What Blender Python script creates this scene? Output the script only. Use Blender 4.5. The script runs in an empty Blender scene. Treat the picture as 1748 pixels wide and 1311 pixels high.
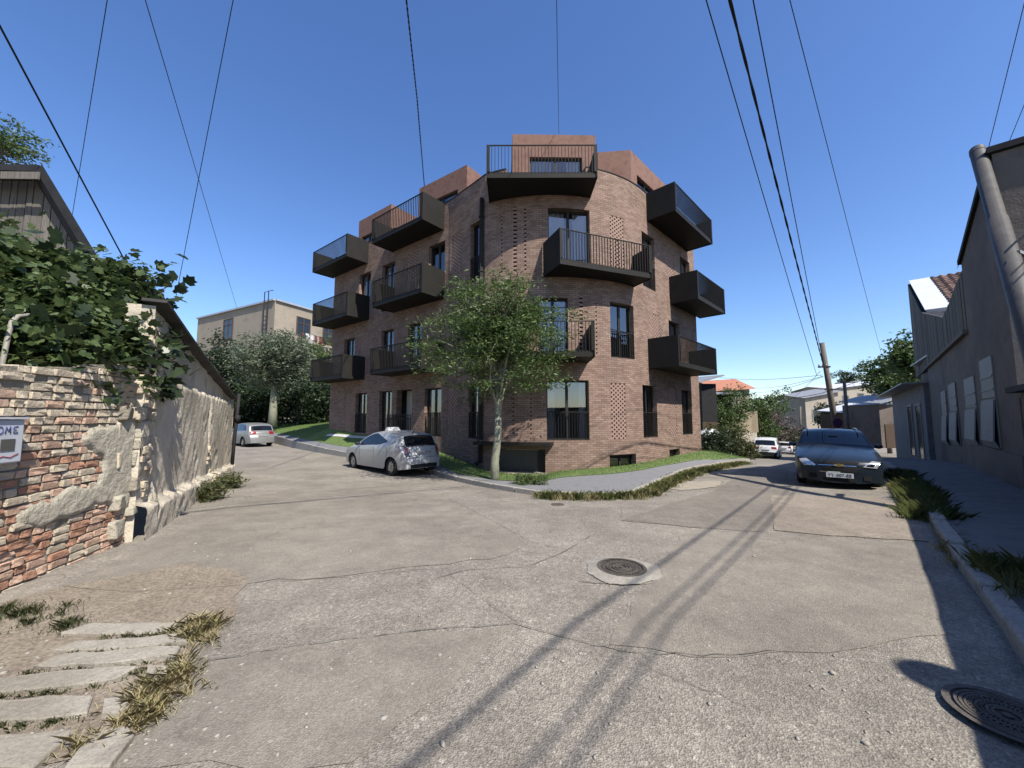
import bpy, bmesh, math, random
import numpy as np
from mathutils import Vector, Matrix
random.seed(7); np.random.seed(7)
R_ = math.radians
scn = bpy.context.scene
COL = scn.collection
# ------------------------------------------------------------------ camera
FPX, EYE = 660.0, 1.6
TH = math.atan((712 - 655.5) / FPX)
cam_d = bpy.data.cameras.new('camera'); cam = bpy.data.objects.new('camera', cam_d); COL.objects.link(cam)
cam.location = (0, 0, EYE); cam.rotation_euler = (math.pi / 2 + TH, 0, 0)
cam_d.sensor_width = 36; cam_d.lens = 36 * FPX / 1748; cam_d.clip_start = .05; cam_d.clip_end = 3000
scn.camera = cam
# ------------------------------------------------------------------ sky, sun, exposure
SUN_AZ, SUN_EL = 140.0, 50.0            # azimuth clockwise from the view direction
w = bpy.data.worlds.new('World'); scn.world = w; w.use_nodes = True
nt = w.node_tree; nt.nodes.clear()
sky = nt.nodes.new('ShaderNodeTexSky'); sky.sky_type = 'NISHITA'; sky.sun_disc = False
sky.sun_elevation = R_(SUN_EL); sky.sun_rotation = R_(SUN_AZ)
sky.altitude = 400; sky.air_density = 1.0; sky.dust_density = .8; sky.ozone_density = 3.0
bg = nt.nodes.new('ShaderNodeBackground'); bg.inputs['Strength'].default_value = .125
out = nt.nodes.new('ShaderNodeOutputWorld')
hsv = nt.nodes.new('ShaderNodeHueSaturation'); hsv.inputs['Saturation'].default_value = 1.18; hsv.inputs['Hue'].default_value = .509
nt.links.new(sky.outputs[0], hsv.inputs['Color']); nt.links.new(hsv.outputs[0], bg.inputs[0]); nt.links.new(bg.outputs[0], out.inputs[0])
sun_d = bpy.data.lights.new('sun', 'SUN'); sun_d.energy = 5.0; sun_d.angle = R_(.53); sun_d.color = (1, .95, .87)
sun = bpy.data.objects.new('sun', sun_d); COL.objects.link(sun)
sdir = Vector((math.sin(R_(SUN_AZ)) * math.cos(R_(SUN_EL)), math.cos(R_(SUN_AZ)) * math.cos(R_(SUN_EL)), math.sin(R_(SUN_EL))))
sun.rotation_euler = sdir.to_track_quat('Z', 'Y').to_euler(); sun.location = (30, -20, 60)
vs = scn.view_settings
vs.view_transform = 'Standard'; vs.look = 'None'; vs.exposure = 0.82; vs.gamma = 1; vs.use_curve_mapping = False

# ------------------------------------------------------------------ helpers
def ray(px, py):
    u = (px - 874) / FPX; v = (655.5 - py) / FPX
    return Vector((u, math.cos(TH) - v * math.sin(TH), math.sin(TH) + v * math.cos(TH)))
def P(px, py, Y):
    d = ray(px, py); k = Y / d.y
    return Vector((d.x * k, Y, EYE + d.z * k))
def tag(o, label=None, cat=None, group=None, kind=None):
    if label: o['label'] = label
    if cat: o['category'] = cat
    if group: o['group'] = group
    if kind: o['kind'] = kind
    return o
def empty(name, loc=(0, 0, 0), rz=0):
    o = bpy.data.objects.new(name, None); COL.objects.link(o)
    o.location = loc; o.rotation_euler = (0, 0, rz); o.empty_display_size = .2
    return o
def link_mesh(name, me, parent=None, local=False):
    o = bpy.data.objects.new(name, me); COL.objects.link(o)
    if parent is not None:
        o.parent = parent
        if not local and parent.parent is None: o.matrix_parent_inverse = Matrix.Translation(-Vector(parent.location))
    return o
class MB:
    def __init__(s): s.v = []; s.f = []; s.m = []; s.uv = None
    def add(s, vs, fs, mi=0):
        b = len(s.v); s.v += [tuple(p) for p in vs]
        for f in fs: s.f.append(tuple(i + b for i in f)); s.m.append(mi)
        return s
    def quad(s, a, b, c, d, mi=0): return s.add([a, b, c, d], [(0, 1, 2, 3)], mi)
    def box(s, c, d, rz=0, mi=0, ex=None):
        cx, cy, cz = c; x, y, z = d[0] / 2, d[1] / 2, d[2] / 2
        ca, sa = math.cos(rz), math.sin(rz); vs = []
        for k in (-1, 1):
            for (i, j) in ((-1, -1), (1, -1), (1, 1), (-1, 1)):
                X, Y = i * x, j * y
                vs.append((cx + X * ca - Y * sa, cy + X * sa + Y * ca, cz + k * z))
        return s.add(vs, [(3, 2, 1, 0), (4, 5, 6, 7), (0, 1, 5, 4), (1, 2, 6, 5), (2, 3, 7, 6), (3, 0, 4, 7)], mi)
    def hexa(s, p, mi=0):      # p: 8 points, bottom ring then top ring
        return s.add(p, [(3, 2, 1, 0), (4, 5, 6, 7), (0, 1, 5, 4), (1, 2, 6, 5), (2, 3, 7, 6), (3, 0, 4, 7)], mi)
    def tube(s, pts, r, n=6, mi=0, cap=True):
        pts = [Vector(p) for p in pts]; N = len(pts)
        rs = r if isinstance(r, (list, tuple)) else [r] * N
        ref = None; vs = []
        for i in range(N):
            t = (pts[min(i + 1, N - 1)] - pts[max(i - 1, 0)]).normalized()
            if ref is None: ref = t.cross(Vector((.31, .27, .9))).normalized()
            a = (ref - t * ref.dot(t)).normalized(); ref = a; b = t.cross(a)
            for k in range(n):
                q = 2 * math.pi * k / n
                vs.append(pts[i] + (a * math.cos(q) + b * math.sin(q)) * rs[i])
        fs = []
        for i in range(N - 1):
            for k in range(n):
                k2 = (k + 1) % n
                fs.append((i * n + k, i * n + k2, (i + 1) * n + k2, (i + 1) * n + k))
        if cap: fs += [tuple(range(n - 1, -1, -1)), tuple((N - 1) * n + k for k in range(n))]
        return s.add(vs, fs, mi)
    def prism(s, poly, z0, z1, mi=0):
        n = len(poly); vs = [(p[0], p[1], z0) for p in poly] + [(p[0], p[1], z1) for p in poly]
        fs = [tuple(range(n - 1, -1, -1)), tuple(range(n, 2 * n))] + [(i, (i + 1) % n, n + (i + 1) % n, n + i) for i in range(n)]
        return s.add(vs, fs, mi)
    def beam(s, a, b, wd, ht, up=(0, 0, 1), mi=0):
        a = Vector(a); b = Vector(b); t = (b - a).normalized(); x = t.cross(Vector(up)).normalized() * wd / 2; y = x.cross(t).normalized() * ht / 2
        return s.hexa([a - x - y, a + x - y, a + x + y, a - x + y, b - x - y, b + x - y, b + x + y, b - x + y], mi)
    def mesh(s, name, mats, smooth=False):
        me = bpy.data.meshes.new(name); me.from_pydata(s.v, [], s.f)
        mats = mats if isinstance(mats, (list, tuple)) else [mats]
        for m in mats: me.materials.append(m)
        if len(mats) > 1: me.polygons.foreach_set('material_index', s.m)
        if smooth: me.polygons.foreach_set('use_smooth', [True] * len(me.polygons))
        if s.uv:
            ul = me.uv_layers.new(name='UVMap'); flat = []
            for f in s.uv:
                for q in f: flat += [q[0], q[1]]
            ul.data.foreach_set('uv', flat)
        me.update(); return me
    def build(s, name, mats, parent=None, smooth=False, local=False, bevel=0):
        o = link_mesh(name, s.mesh(name, mats, smooth), parent, local)
        if bevel:
            b = o.modifiers.new('bevel', 'BEVEL'); b.width = bevel; b.segments = 2; b.limit_method = 'ANGLE'
        return o
def np_mesh(name, verts, faces, mats, smooth=False):
    """verts (n,3) float, faces (m,k) int arrays"""
    me = bpy.data.meshes.new(name); verts = np.asarray(verts, dtype=np.float32); faces = np.asarray(faces, dtype=np.int32)
    m, k = faces.shape
    me.vertices.add(len(verts)); me.vertices.foreach_set('co', verts.ravel())
    me.loops.add(m * k); me.loops.foreach_set('vertex_index', faces.ravel())
    me.polygons.add(m); me.polygons.foreach_set('loop_start', np.arange(0, m * k, k, dtype=np.int32))
    if smooth: me.polygons.foreach_set('use_smooth', np.ones(m, dtype=bool))
    for mt in (mats if isinstance(mats, (list, tuple)) else [mats]): me.materials.append(mt)
    me.update(calc_edges=True); me.validate(); return me

# ------------------------------------------------------------------ materials
MT = {}
ALB = .66            # common reflectance scale of the painted swatches below
def mat(name, c1, c2=None, c3=None, scale=3.0, rough=.85, bump=0.0, bscale=40.0, metal=0.0, spec=.3, detail=6.0, rnd=0.0, coat=0.0,
        speck=None, stops=(.35, .55, .72), bdist=.02, aniso=(1, 1, 1), c4=None, s4=.5, trans=0.0):
    c1, c2, c3, c4 = [None if c is None else tuple(v * ALB for v in c) for c in (c1, c2, c3, c4)]
    m = bpy.data.materials.new(name); m.use_nodes = True; n = m.node_tree.nodes; l = m.node_tree.links
    b = n['Principled BSDF']; b.inputs['Roughness'].default_value = rough; b.inputs['Metallic'].default_value = metal
    b.inputs['Specular IOR Level'].default_value = spec
    if coat: b.inputs['Coat Weight'].default_value = coat; b.inputs['Coat Roughness'].default_value = .05
    geo = n.new('ShaderNodeNewGeometry'); vec = geo.outputs['Position']
    if aniso != (1, 1, 1):
        mp = n.new('ShaderNodeMapping'); mp.inputs['Scale'].default_value = aniso; l.new(vec, mp.inputs[0]); vec = mp.outputs[0]
    col = None
    if c2 is None:
        rgb = n.new('ShaderNodeRGB'); rgb.outputs[0].default_value = (*c1, 1); col = rgb.outputs[0]
    else:
        t = n.new('ShaderNodeTexNoise'); t.inputs['Scale'].default_value = scale; t.inputs['Detail'].default_value = detail
        t.inputs['Roughness'].default_value = .62; l.new(vec, t.inputs['Vector'])
        r = n.new('ShaderNodeValToRGB'); e = r.color_ramp.elements
        e[0].position = stops[0]; e[0].color = (*c1, 1); e[1].position = stops[1]; e[1].color = (*c2, 1)
        if c3: q = e.new(stops[2]); q.color = (*c3, 1)
        l.new(t.outputs['Fac'], r.inputs[0]); col = r.outputs[0]
    if c4:
        t = n.new('ShaderNodeTexNoise'); t.inputs['Scale'].default_value = scale * .23; t.inputs['Detail'].default_value = 4; l.new(vec, t.inputs['Vector'])
        r = n.new('ShaderNodeValToRGB'); r.color_ramp.elements[0].position = .5; r.color_ramp.elements[1].position = .64
        l.new(t.outputs['Fac'], r.inputs[0]); mu = n.new('ShaderNodeMath'); mu.operation = 'MULTIPLY'; mu.inputs[1].default_value = s4; l.new(r.outputs[0], mu.inputs[0])
        mx = n.new('ShaderNodeMix'); mx.data_type = 'RGBA'; l.new(mu.outputs[0], mx.inputs[0]); l.new(col, mx.inputs[6]); mx.inputs[7].default_value = (*c4, 1); col = mx.outputs[2]
    if speck:                 # (scale, lo, hi): small grains, multiply
        t = n.new('ShaderNodeTexVoronoi'); t.inputs['Scale'].default_value = speck[0]; l.new(vec, t.inputs['Vector'])
        sp = n.new('ShaderNodeSeparateColor'); l.new(t.outputs['Color'], sp.inputs[0])
        mr = n.new('ShaderNodeMapRange'); mr.inputs[3].default_value = speck[1]; mr.inputs[4].default_value = speck[2]; l.new(sp.outputs[0], mr.inputs[0])
        mx = n.new('ShaderNodeVectorMath'); mx.operation = 'SCALE'; l.new(col, mx.inputs[0]); l.new(mr.outputs[0], mx.inputs['Scale']); col = mx.outputs[0]
    if rnd:
        oi = n.new('ShaderNodeObjectInfo'); mr = n.new('ShaderNodeMapRange'); mr.inputs[3].default_value = 1 - rnd; mr.inputs[4].default_value = 1 + rnd
        l.new(oi.outputs['Random'], mr.inputs[0]); mx = n.new('ShaderNodeVectorMath'); mx.operation = 'SCALE'
        l.new(col, mx.inputs[0]); l.new(mr.outputs[0], mx.inputs['Scale']); col = mx.outputs[0]
    l.new(col, b.inputs['Base Color'])
    if bump:
        t = n.new('ShaderNodeTexNoise'); t.inputs['Scale'].default_value = bscale; t.inputs['Detail'].default_value = 8; t.inputs['Roughness'].default_value = .65; l.new(vec, t.inputs['Vector'])
        bp = n.new('ShaderNodeBump'); bp.inputs['Strength'].default_value = bump; bp.inputs['Distance'].default_value = bdist
        l.new(t.outputs['Fac'], bp.inputs['Height']); l.new(bp.outputs[0], b.inputs['Normal'])
    if trans:                # thin leaves: light through the blade
        tr = n.new('ShaderNodeBsdfTranslucent'); l.new(col, tr.inputs[0]); mxs = n.new('ShaderNodeMixShader'); mxs.inputs[0].default_value = trans
        l.new(b.outputs[0], mxs.inputs[1]); l.new(tr.outputs[0], mxs.inputs[2]); l.new(mxs.outputs[0], n['Material Output'].inputs[0])
    MT[name] = m; return m
def glass_mat(name, tint=(.75, .8, .82), refl=.12, dark=.0):
    m = bpy.data.materials.new(name); m.use_nodes = True; n = m.node_tree.nodes; l = m.node_tree.links; n.remove(n['Principled BSDF'])
    tr = n.new('ShaderNodeBsdfTransparent'); tr.inputs[0].default_value = (*tint, 1)
    gl = n.new('ShaderNodeBsdfGlossy'); gl.inputs['Roughness'].default_value = .015
    fr = n.new('ShaderNodeFresnel'); fr.inputs[0].default_value = 1.5
    ad = n.new('ShaderNodeMath'); ad.operation = 'ADD'; ad.inputs[1].default_value = refl; ad.use_clamp = True; l.new(fr.outputs[0], ad.inputs[0])
    mx = n.new('ShaderNodeMixShader'); l.new(ad.outputs[0], mx.inputs[0]); l.new(tr.outputs[0], mx.inputs[1]); l.new(gl.outputs[0], mx.inputs[2])
    l.new(mx.outputs[0], n['Material Output'].inputs[0]); MT[name] = m; return m
def leaf_mat(name, cols, rough=.5, trans=.35, clump=.5):
    return mat(name, cols[0], cols[1], cols[2], scale=clump * 9, rough=rough, spec=.35, trans=trans, stops=(.33, .5, .68), detail=8)
# ------------------------------------------------------------------ road heights (m), fitted through surveyed points
_cp = np.array([(0,-3,.0),(0,0,0),(0,3,0),(-4,4,.03),(4,3,0),(-5,-2,.02),(5,-2,.0),(0,6,-.03),(-4,8,-.12),(4,7.5,-.08),(8,9.4,-.17),(1,8.7,-.2),(-4.1,12.8,-.3),(-6,15.5,-.28),
 (-17,25,-.3),(-10.5,18.5,-.28),(-30,40,-.1),(-45,60,.6),(5.8,12.9,-.3),(10.6,18,-.58),(18.9,28.6,-1.48),(26,38,-2.2),(38,54,-3.1),(60,85,-3.6),(9,7.6,-.06),(15,15,-.25),(20,21.5,-.75),
 (25,30,-1.5),(-8,10.9,-.14),(-12,13,-.2),(-20,15,0),(30,10,0),(0,30,-.3),(0,60,-.5),(-60,20,.5),(60,30,-1.5),(14,24,-1.0)])
def _ph(r2): return np.sqrt(r2 + 9.0)
_d2 = ((_cp[:, None, :2] - _cp[None, :, :2]) ** 2).sum(-1)
_A = np.zeros((len(_cp) + 1,) * 2); _A[:-1, :-1] = _ph(_d2); _A[:-1, -1] = 1; _A[-1, :-1] = 1
_w = np.linalg.solve(_A, np.append(_cp[:, 2], 0))
def zr_np(x, y):
    x = np.asarray(x, float); y = np.asarray(y, float); s = np.full(x.shape, _w[-1])
    for i in range(len(_cp)): s = s + _w[i] * _ph((x - _cp[i, 0]) ** 2 + (y - _cp[i, 1]) ** 2)
    d = np.hypot(x, y); k = np.clip((d - 60) / 60, 0, 1); return s * (1 - k) + (-2.5) * k
def zr(x, y): return float(zr_np(x, y))
def G(px, py, dz=0.0):
    d = ray(px, py); lo = .5; t = .5
    while t < 150:
        p = Vector((0, 0, EYE)) + d * t
        if p.z < zr(p.x, p.y): break
        lo = t; t *= 1.04
    for _ in range(24):
        m = (lo + t) / 2; p = Vector((0, 0, EYE)) + d * m
        if p.z < zr(p.x, p.y): t = m
        else: lo = m
    p.z = zr(p.x, p.y) + dz; return p

# asphalt -----------------------------------------------------------------------------------------
def asphalt(name, base, var, grain, gscale, crack=.0, bump=.5, rough=.9, stain=None):
    m = bpy.data.materials.new(name); m.use_nodes = True; n = m.node_tree.nodes; l = m.node_tree.links; b = n['Principled BSDF']
    base = tuple(v * ALB for v in base); stain = stain and tuple(v * ALB for v in stain)
    b.inputs['Roughness'].default_value = rough; b.inputs['Specular IOR Level'].default_value = .25
    geo = n.new('ShaderNodeNewGeometry'); pos = geo.outputs['Position']
    def noise(sc, det=6, ro=.6):
        t = n.new('ShaderNodeTexNoise'); t.inputs['Scale'].default_value = sc; t.inputs['Detail'].default_value = det; t.inputs['Roughness'].default_value = ro; l.new(pos, t.inputs['Vector']); return t.outputs['Fac']
    def mrange(v, a, bb, c, d):
        q = n.new('ShaderNodeMapRange'); q.inputs[1].default_value = a; q.inputs[2].default_value = bb; q.inputs[3].default_value = c; q.inputs[4].default_value = d; l.new(v, q.inputs[0]); return q.outputs[0]
    def mul(a, bb):
        q = n.new('ShaderNodeMath'); q.operation = 'MULTIPLY'; l.new(a, q.inputs[0])
        if isinstance(bb, float): q.inputs[1].default_value = bb
        else: l.new(bb, q.inputs[1])
        return q.outputs[0]
    r = n.new('ShaderNodeValToRGB'); e = r.color_ramp.elements
    e[0].position = .34; e[0].color = (*[c * (1 - var) for c in base], 1); e[1].position = .68; e[1].color = (*[c * (1 + var) for c in base], 1)
    l.new(noise(.55, 9, .68), r.inputs[0])
    k = mrange(noise(2.6, 6, .7), .3, .7, .82, 1.15)
    vor = n.new('ShaderNodeTexVoronoi'); vor.inputs['Scale'].default_value = gscale; l.new(pos, vor.inputs['Vector'])
    sp = n.new('ShaderNodeSeparateColor'); l.new(vor.outputs['Color'], sp.inputs[0])
    k = mul(k, mrange(sp.outputs[0], 0, 1, 1 - grain, 1 + grain))
    vor2 = n.new('ShaderNodeTexVoronoi'); vor2.inputs['Scale'].default_value = gscale * .43; l.new(pos, vor2.inputs['Vector'])
    sp2 = n.new('ShaderNodeSeparateColor'); l.new(vor2.outputs['Color'], sp2.inputs[0])
    k = mul(k, mrange(sp2.outputs[1], 0, 1, 1 - grain * .55, 1 + grain * .55))
    # pale pebbles showing in the worn binder
    k = mul(k, mrange(sp2.outputs[2], .93, .97, 1.0, 1.0 + grain * 1.2))
    if crack:
        wv = n.new('ShaderNodeTexNoise'); wv.inputs['Scale'].default_value = 1.6; wv.inputs['Detail'].default_value = 5; l.new(pos, wv.inputs['Vector'])
        ad = n.new('ShaderNodeVectorMath'); ad.operation = 'MULTIPLY_ADD'; ad.inputs[1].default_value = (.9, .9, .9); l.new(wv.outputs['Color'], ad.inputs[0]); l.new(pos, ad.inputs[2])
        v3 = n.new('ShaderNodeTexVoronoi'); v3.feature = 'DISTANCE_TO_EDGE'; v3.inputs['Scale'].default_value = .55; l.new(ad.outputs[0], v3.inputs['Vector'])
        cm = mrange(v3.outputs['Distance'], .0, .011, 1 - crack, 1.0)
        gate = mrange(noise(.45, 2), .47, .6, 0.0, 1.0)
        mx = n.new('ShaderNodeMix'); mx.inputs[2].default_value = 1.0; l.new(gate, mx.inputs[0]); l.new(cm, mx.inputs[3]); k = mul(k, mx.outputs[0])
    sc = n.new('ShaderNodeVectorMath'); sc.operation = 'SCALE'; l.new(r.outputs[0], sc.inputs[0]); l.new(k, sc.inputs['Scale']); col = sc.outputs[0]
    if stain:
        f = mrange(noise(.9, 8, .7), .55, .72, 0.0, .75); mx = n.new('ShaderNodeMix'); mx.data_type = 'RGBA'; l.new(f, mx.inputs[0]); l.new(col, mx.inputs[6]); mx.inputs[7].default_value = (*stain, 1); col = mx.outputs[2]
    l.new(col, b.inputs['Base Color'])
    h = n.new('ShaderNodeMath'); h.operation = 'ADD'; l.new(vor.outputs['Distance'], h.inputs[0]); l.new(noise(38, 8, .75), h.inputs[1])
    bp = n.new('ShaderNodeBump'); bp.inputs['Strength'].default_value = bump; bp.inputs['Distance'].default_value = .012; l.new(h.outputs[0], bp.inputs['Height']); l.new(bp.outputs[0], b.inputs['Normal'])
    MT[name] = m; return m
asphalt('asphalt_coarse', (.30, .268, .222), .2, .27, 100, crack=.4, bump=.6, stain=(.225, .2, .165))
asphalt('asphalt_smooth', (.28, .248, .203), .2, .16, 130, crack=.25, bump=.45)
asphalt('asphalt_dark', (.235, .207, .17), .16, .22, 110, crack=.3, bump=.4)
asphalt('asphalt_tan', (.31, .262, .205), .14, .2, 100, crack=.2, bump=.4)
mat('dirt', (.24, .195, .145), (.29, .24, .18), (.33, .28, .215), scale=2.5, bump=.8, bscale=30, speck=(60, .7, 1.3))
mat('dust', (.42, .37, .29), (.36, .31, .24), scale=4, bump=.5)
mat('crack_dark', (.14, .124, .10), (.20, .178, .148), scale=20, bump=.5)
mat('kerb_stone', (.33, .31, .27), (.42, .39, .34), (.25, .23, .19), scale=6, bump=.6, bscale=25, speck=(80, .85, 1.12))
mat('pave_grey', (.20, .20, .205), (.25, .25, .255), (.17, .17, .175), scale=5, bump=.25, bscale=90, speck=(60, .9, 1.1))
mat('pave_right', (.16, .15, .14), (.22, .205, .19), (.12, .112, .105), scale=2, bump=.6, bscale=40)

def grid_sheet(name, xs, ys, zf, m, kind='structure'):
    X, Y = np.meshgrid(xs, ys, indexing='ij'); Z = zf(X, Y)
    V = np.stack([X, Y, Z], -1).reshape(-1, 3); nx, ny = len(xs), len(ys)
    i = np.arange(nx - 1)[:, None] * ny + np.arange(ny - 1)[None, :]
    F = np.stack([i, i + ny, i + ny + 1, i + 1], -1).reshape(-1, 4)
    o = link_mesh(name, np_mesh(name, V, F, m, True)); tag(o, kind=kind); return o
def axis(a, b, fine0, fine1, st, g=1.25):
    l = list(np.arange(fine0, fine1 + 1e-6, st)); s = st
    while l[-1] < b: s *= g; l.append(l[-1] + s)
    s = st; l = l[::-1]
    while l[-1] > a: s *= g; l.append(l[-1] - s)
    return np.array(l[::-1])
def z_road(X, Y):
    # gentle unevenness of old asphalt, fading with distance
    u = np.exp(-np.hypot(X, Y) / 16.0) * (.012 * np.sin(X * 1.3 + .7 * np.sin(Y * .9)) * np.sin(Y * 1.1 + 1.0) + .006 * np.sin(X * 3.1 + Y * 2.3))
    return zr_np(X, Y) + u
grid_sheet('ground', axis(-1500, 1500, -40, 50, 3.0), axis(-200, 2500, -6, 90, 3.0), lambda X, Y: zr_np(X, Y) - .12, MT['dirt'])
grid_sheet('road', axis(-50, 70, -10, 14, .3, 1.12), axis(-8, 110, -4, 16, .3, 1.08), z_road, MT['asphalt_coarse'])

def jag(poly, step=.22, amp=.05, seed=1):
    rr = random.Random(seed); o = []
    n = len(poly)
    for i in range(n):
        a = Vector(poly[i][:2]); b = Vector(poly[(i + 1) % n][:2]); L = (b - a).length; k = max(1, int(L / step)); nn = Vector((-(b - a).y, (b - a).x)).normalized()
        for j in range(k):
            q = a.lerp(b, j / k); o.append(q + nn * (rr.uniform(-amp, amp) if j else 0))
    return o
def sheet_poly(name, poly, dz, m, kind='structure', cell=.35, zf=None, parent=None):
    """flush sheet following the road: constrained grid clipped to a polygon"""
    zf = zf or z_road
    me = bpy.data.meshes.new(name); bm = bmesh.new()
    vs = [bm.verts.new((p[0], p[1], 0)) for p in poly]
    try: bm.faces.new(vs)
    except ValueError: pass
    xs = [p[0] for p in poly]; ys = [p[1] for p in poly]
    for ax, lo, hi in ((0, min(xs), max(xs)), (1, min(ys), max(ys))):
        q = lo + cell
        while q < hi:
            co = [0, 0, 0]; co[ax] = q; no = [0, 0, 0]; no[ax] = 1
            bmesh.ops.bisect_plane(bm, geom=bm.verts[:] + bm.edges[:] + bm.faces[:], plane_co=co, plane_no=no); q += cell
    bmesh.ops.triangulate(bm, faces=bm.faces[:])
    A = np.array([v.co[:] for v in bm.verts]); Z = zf(A[:, 0], A[:, 1]) + dz
    for v, z in zip(bm.verts, Z): v.co.z = z
    for f in bm.faces:
        if f.normal.z < 0: f.normal_flip()
        f.smooth = True
    bm.to_mesh(me); bm.free(); me.materials.append(m)
    o = link_mesh(name, me, parent); tag(o, kind=kind); return o
def gp(l): return [G(*p) for p in l]
# repaired areas of the asphalt
sheet_poly('road_patch', jag(gp([(105,1000),(240,940),(360,872),(520,826),(640,822),(742,838),(822,880),(905,925),(840,955),(600,982),(380,1000),(215,1008)]), seed=3), .005, MT['asphalt_smooth'])
sheet_poly('road_patch', jag(gp([(345,1133),(505,1106),(700,1080),(878,1066),(800,1140),(690,1230),(600,1305),(180,1311),(262,1212)]), seed=4), .005, MT['asphalt_smooth'])
sheet_poly('road_patch', jag(gp([(1175,905),(1300,912),(1420,918),(1560,928),(1600,1010),(1618,1085),(1480,1108),(1330,1112),(1180,1120),(1040,1100),(1090,1010)]), seed=5), .005, MT['asphalt_smooth'])
sheet_poly('road_patch', jag(gp([(1060,890),(1120,868),(1220,838),(1280,800),(1345,800),(1350,845),(1310,908),(1180,901)]), seed=6, amp=.03), .006, MT['asphalt_dark'])
sheet_poly('road_patch', jag(gp([(1316,846),(1500,848),(1560,880),(1585,925),(1420,915),(1322,905)]), seed=7, amp=.03), .009, MT['asphalt_tan'])
sheet_poly('dust_patch', jag(gp([(1120,830),(1175,822),(1235,822),(1225,832),(1160,838)]), seed=8, step=.1, amp=.06), .012, MT['dust'], kind='structure')
sheet_poly('dust_patch', jag(gp([(1200,803),(1270,800),(1250,809),(1205,810)]), seed=9, step=.1, amp=.06), .012, MT['dust'], kind='structure')
sheet_poly('dirt_verge', jag(gp([(0,1030),(120,1000),(330,960),(420,985),(400,1060),(330,1110),(300,1180),(240,1240),(190,1311),(-200,1311),(-160,1080)]), seed=10, amp=.07), .008, MT['dirt'])
# long cracks and joints
def crack(pts, wd=.02, seed=0):
    rr = random.Random(seed); g = [G(*p) for p in pts]; L = []
    for a, b in zip(g[:-1], g[1:]):
        k = max(2, int((b - a).length / .09))
        for j in range(k): L.append(a.lerp(b, j / k) + Vector((rr.uniform(-.014, .014), rr.uniform(-.014, .014), 0)))
    L.append(g[-1]); mb = MB(); prev = None
    for i, p in enumerate(L):
        t = (L[min(i + 1, len(L) - 1)] - L[max(i - 1, 0)]).normalized(); n = Vector((-t.y, t.x, 0)); ww = wd * .36 * rr.uniform(.3, 1.1) * (.3 if i in (0, len(L) - 1) else 1)
        z = float(z_road(p.x, p.y)) + .0135; a = (p.x + n.x * ww, p.y + n.y * ww, z); b = (p.x - n.x * ww, p.y - n.y * ww, z)
        if prev: mb.quad(prev[0], prev[1], b, a)
        prev = (a, b)
    o = mb.build('road_crack', MT['crack_dark']); tag(o, kind='structure')
crack([(742,990),(800,975),(900,968),(960,945),(1010,915)], .016, 1)
crack([(1062,888),(1130,896),(1230,906),(1330,912),(1450,918),(1560,928)], .012, 2)
crack([(345,1134),(500,1108),(700,1080),(880,1066),(960,1090),(1060,1112),(1200,1118),(1330,1112)], .014, 3)
crack([(985,990),(1020,995),(1060,998),(1120,996)], .02, 4)
crack([(590,838),(680,830),(742,838),(822,880),(905,925),(960,940)], .010, 5)
crack([(770,985),(830,1030),(885,1066)], .007, 6)
crack([(105,1002),(215,1010),(380,1003),(600,985),(742,972)], .010, 8)
crack([(980,860),(1020,872),(1060,862),(1062,888)], .008, 10)
# ------------------------------------------------------------------ apartment building
NX, NY, RR = 1.5, 13.85, 5.6
_A1, _A2, _A3, _B1 = R_(27), R_(47.5), R_(38), R_(45)
_L1 = RR * _A1; _L2 = 2.58; S0, S1 = -15.1, 10.03; SC = -_L1; SK = -(_L1 + _L2); ST = RR * _B1
def path(s):
    if s >= 0:
        f = min(s / RR, _B1); e = max(0, s - ST)
        return (NX + RR * math.sin(f) + e * math.cos(_B1), NY + RR * (1 - math.cos(f)) + e * math.sin(_B1), math.sin(f), -math.cos(f))
    a = -s; f = min(a / RR, _A1); x = NX - RR * math.sin(f); y = NY + RR * (1 - math.cos(f))
    if a <= _L1: return x, y, -math.sin(f), -math.cos(f)
    e = min(a - _L1, _L2); x -= e * math.cos(_A2); y += e * math.sin(_A2); g = _A2
    if a > _L1 + _L2: e = a - _L1 - _L2; x -= e * math.cos(_A3); y += e * math.sin(_A3); g = _A3
    return x, y, -math.sin(g), -math.cos(g)
def pp(s, z, d=0.0):
    x, y, nx, ny = path(s); return Vector((x + nx * d, y + ny * d, z))

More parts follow.
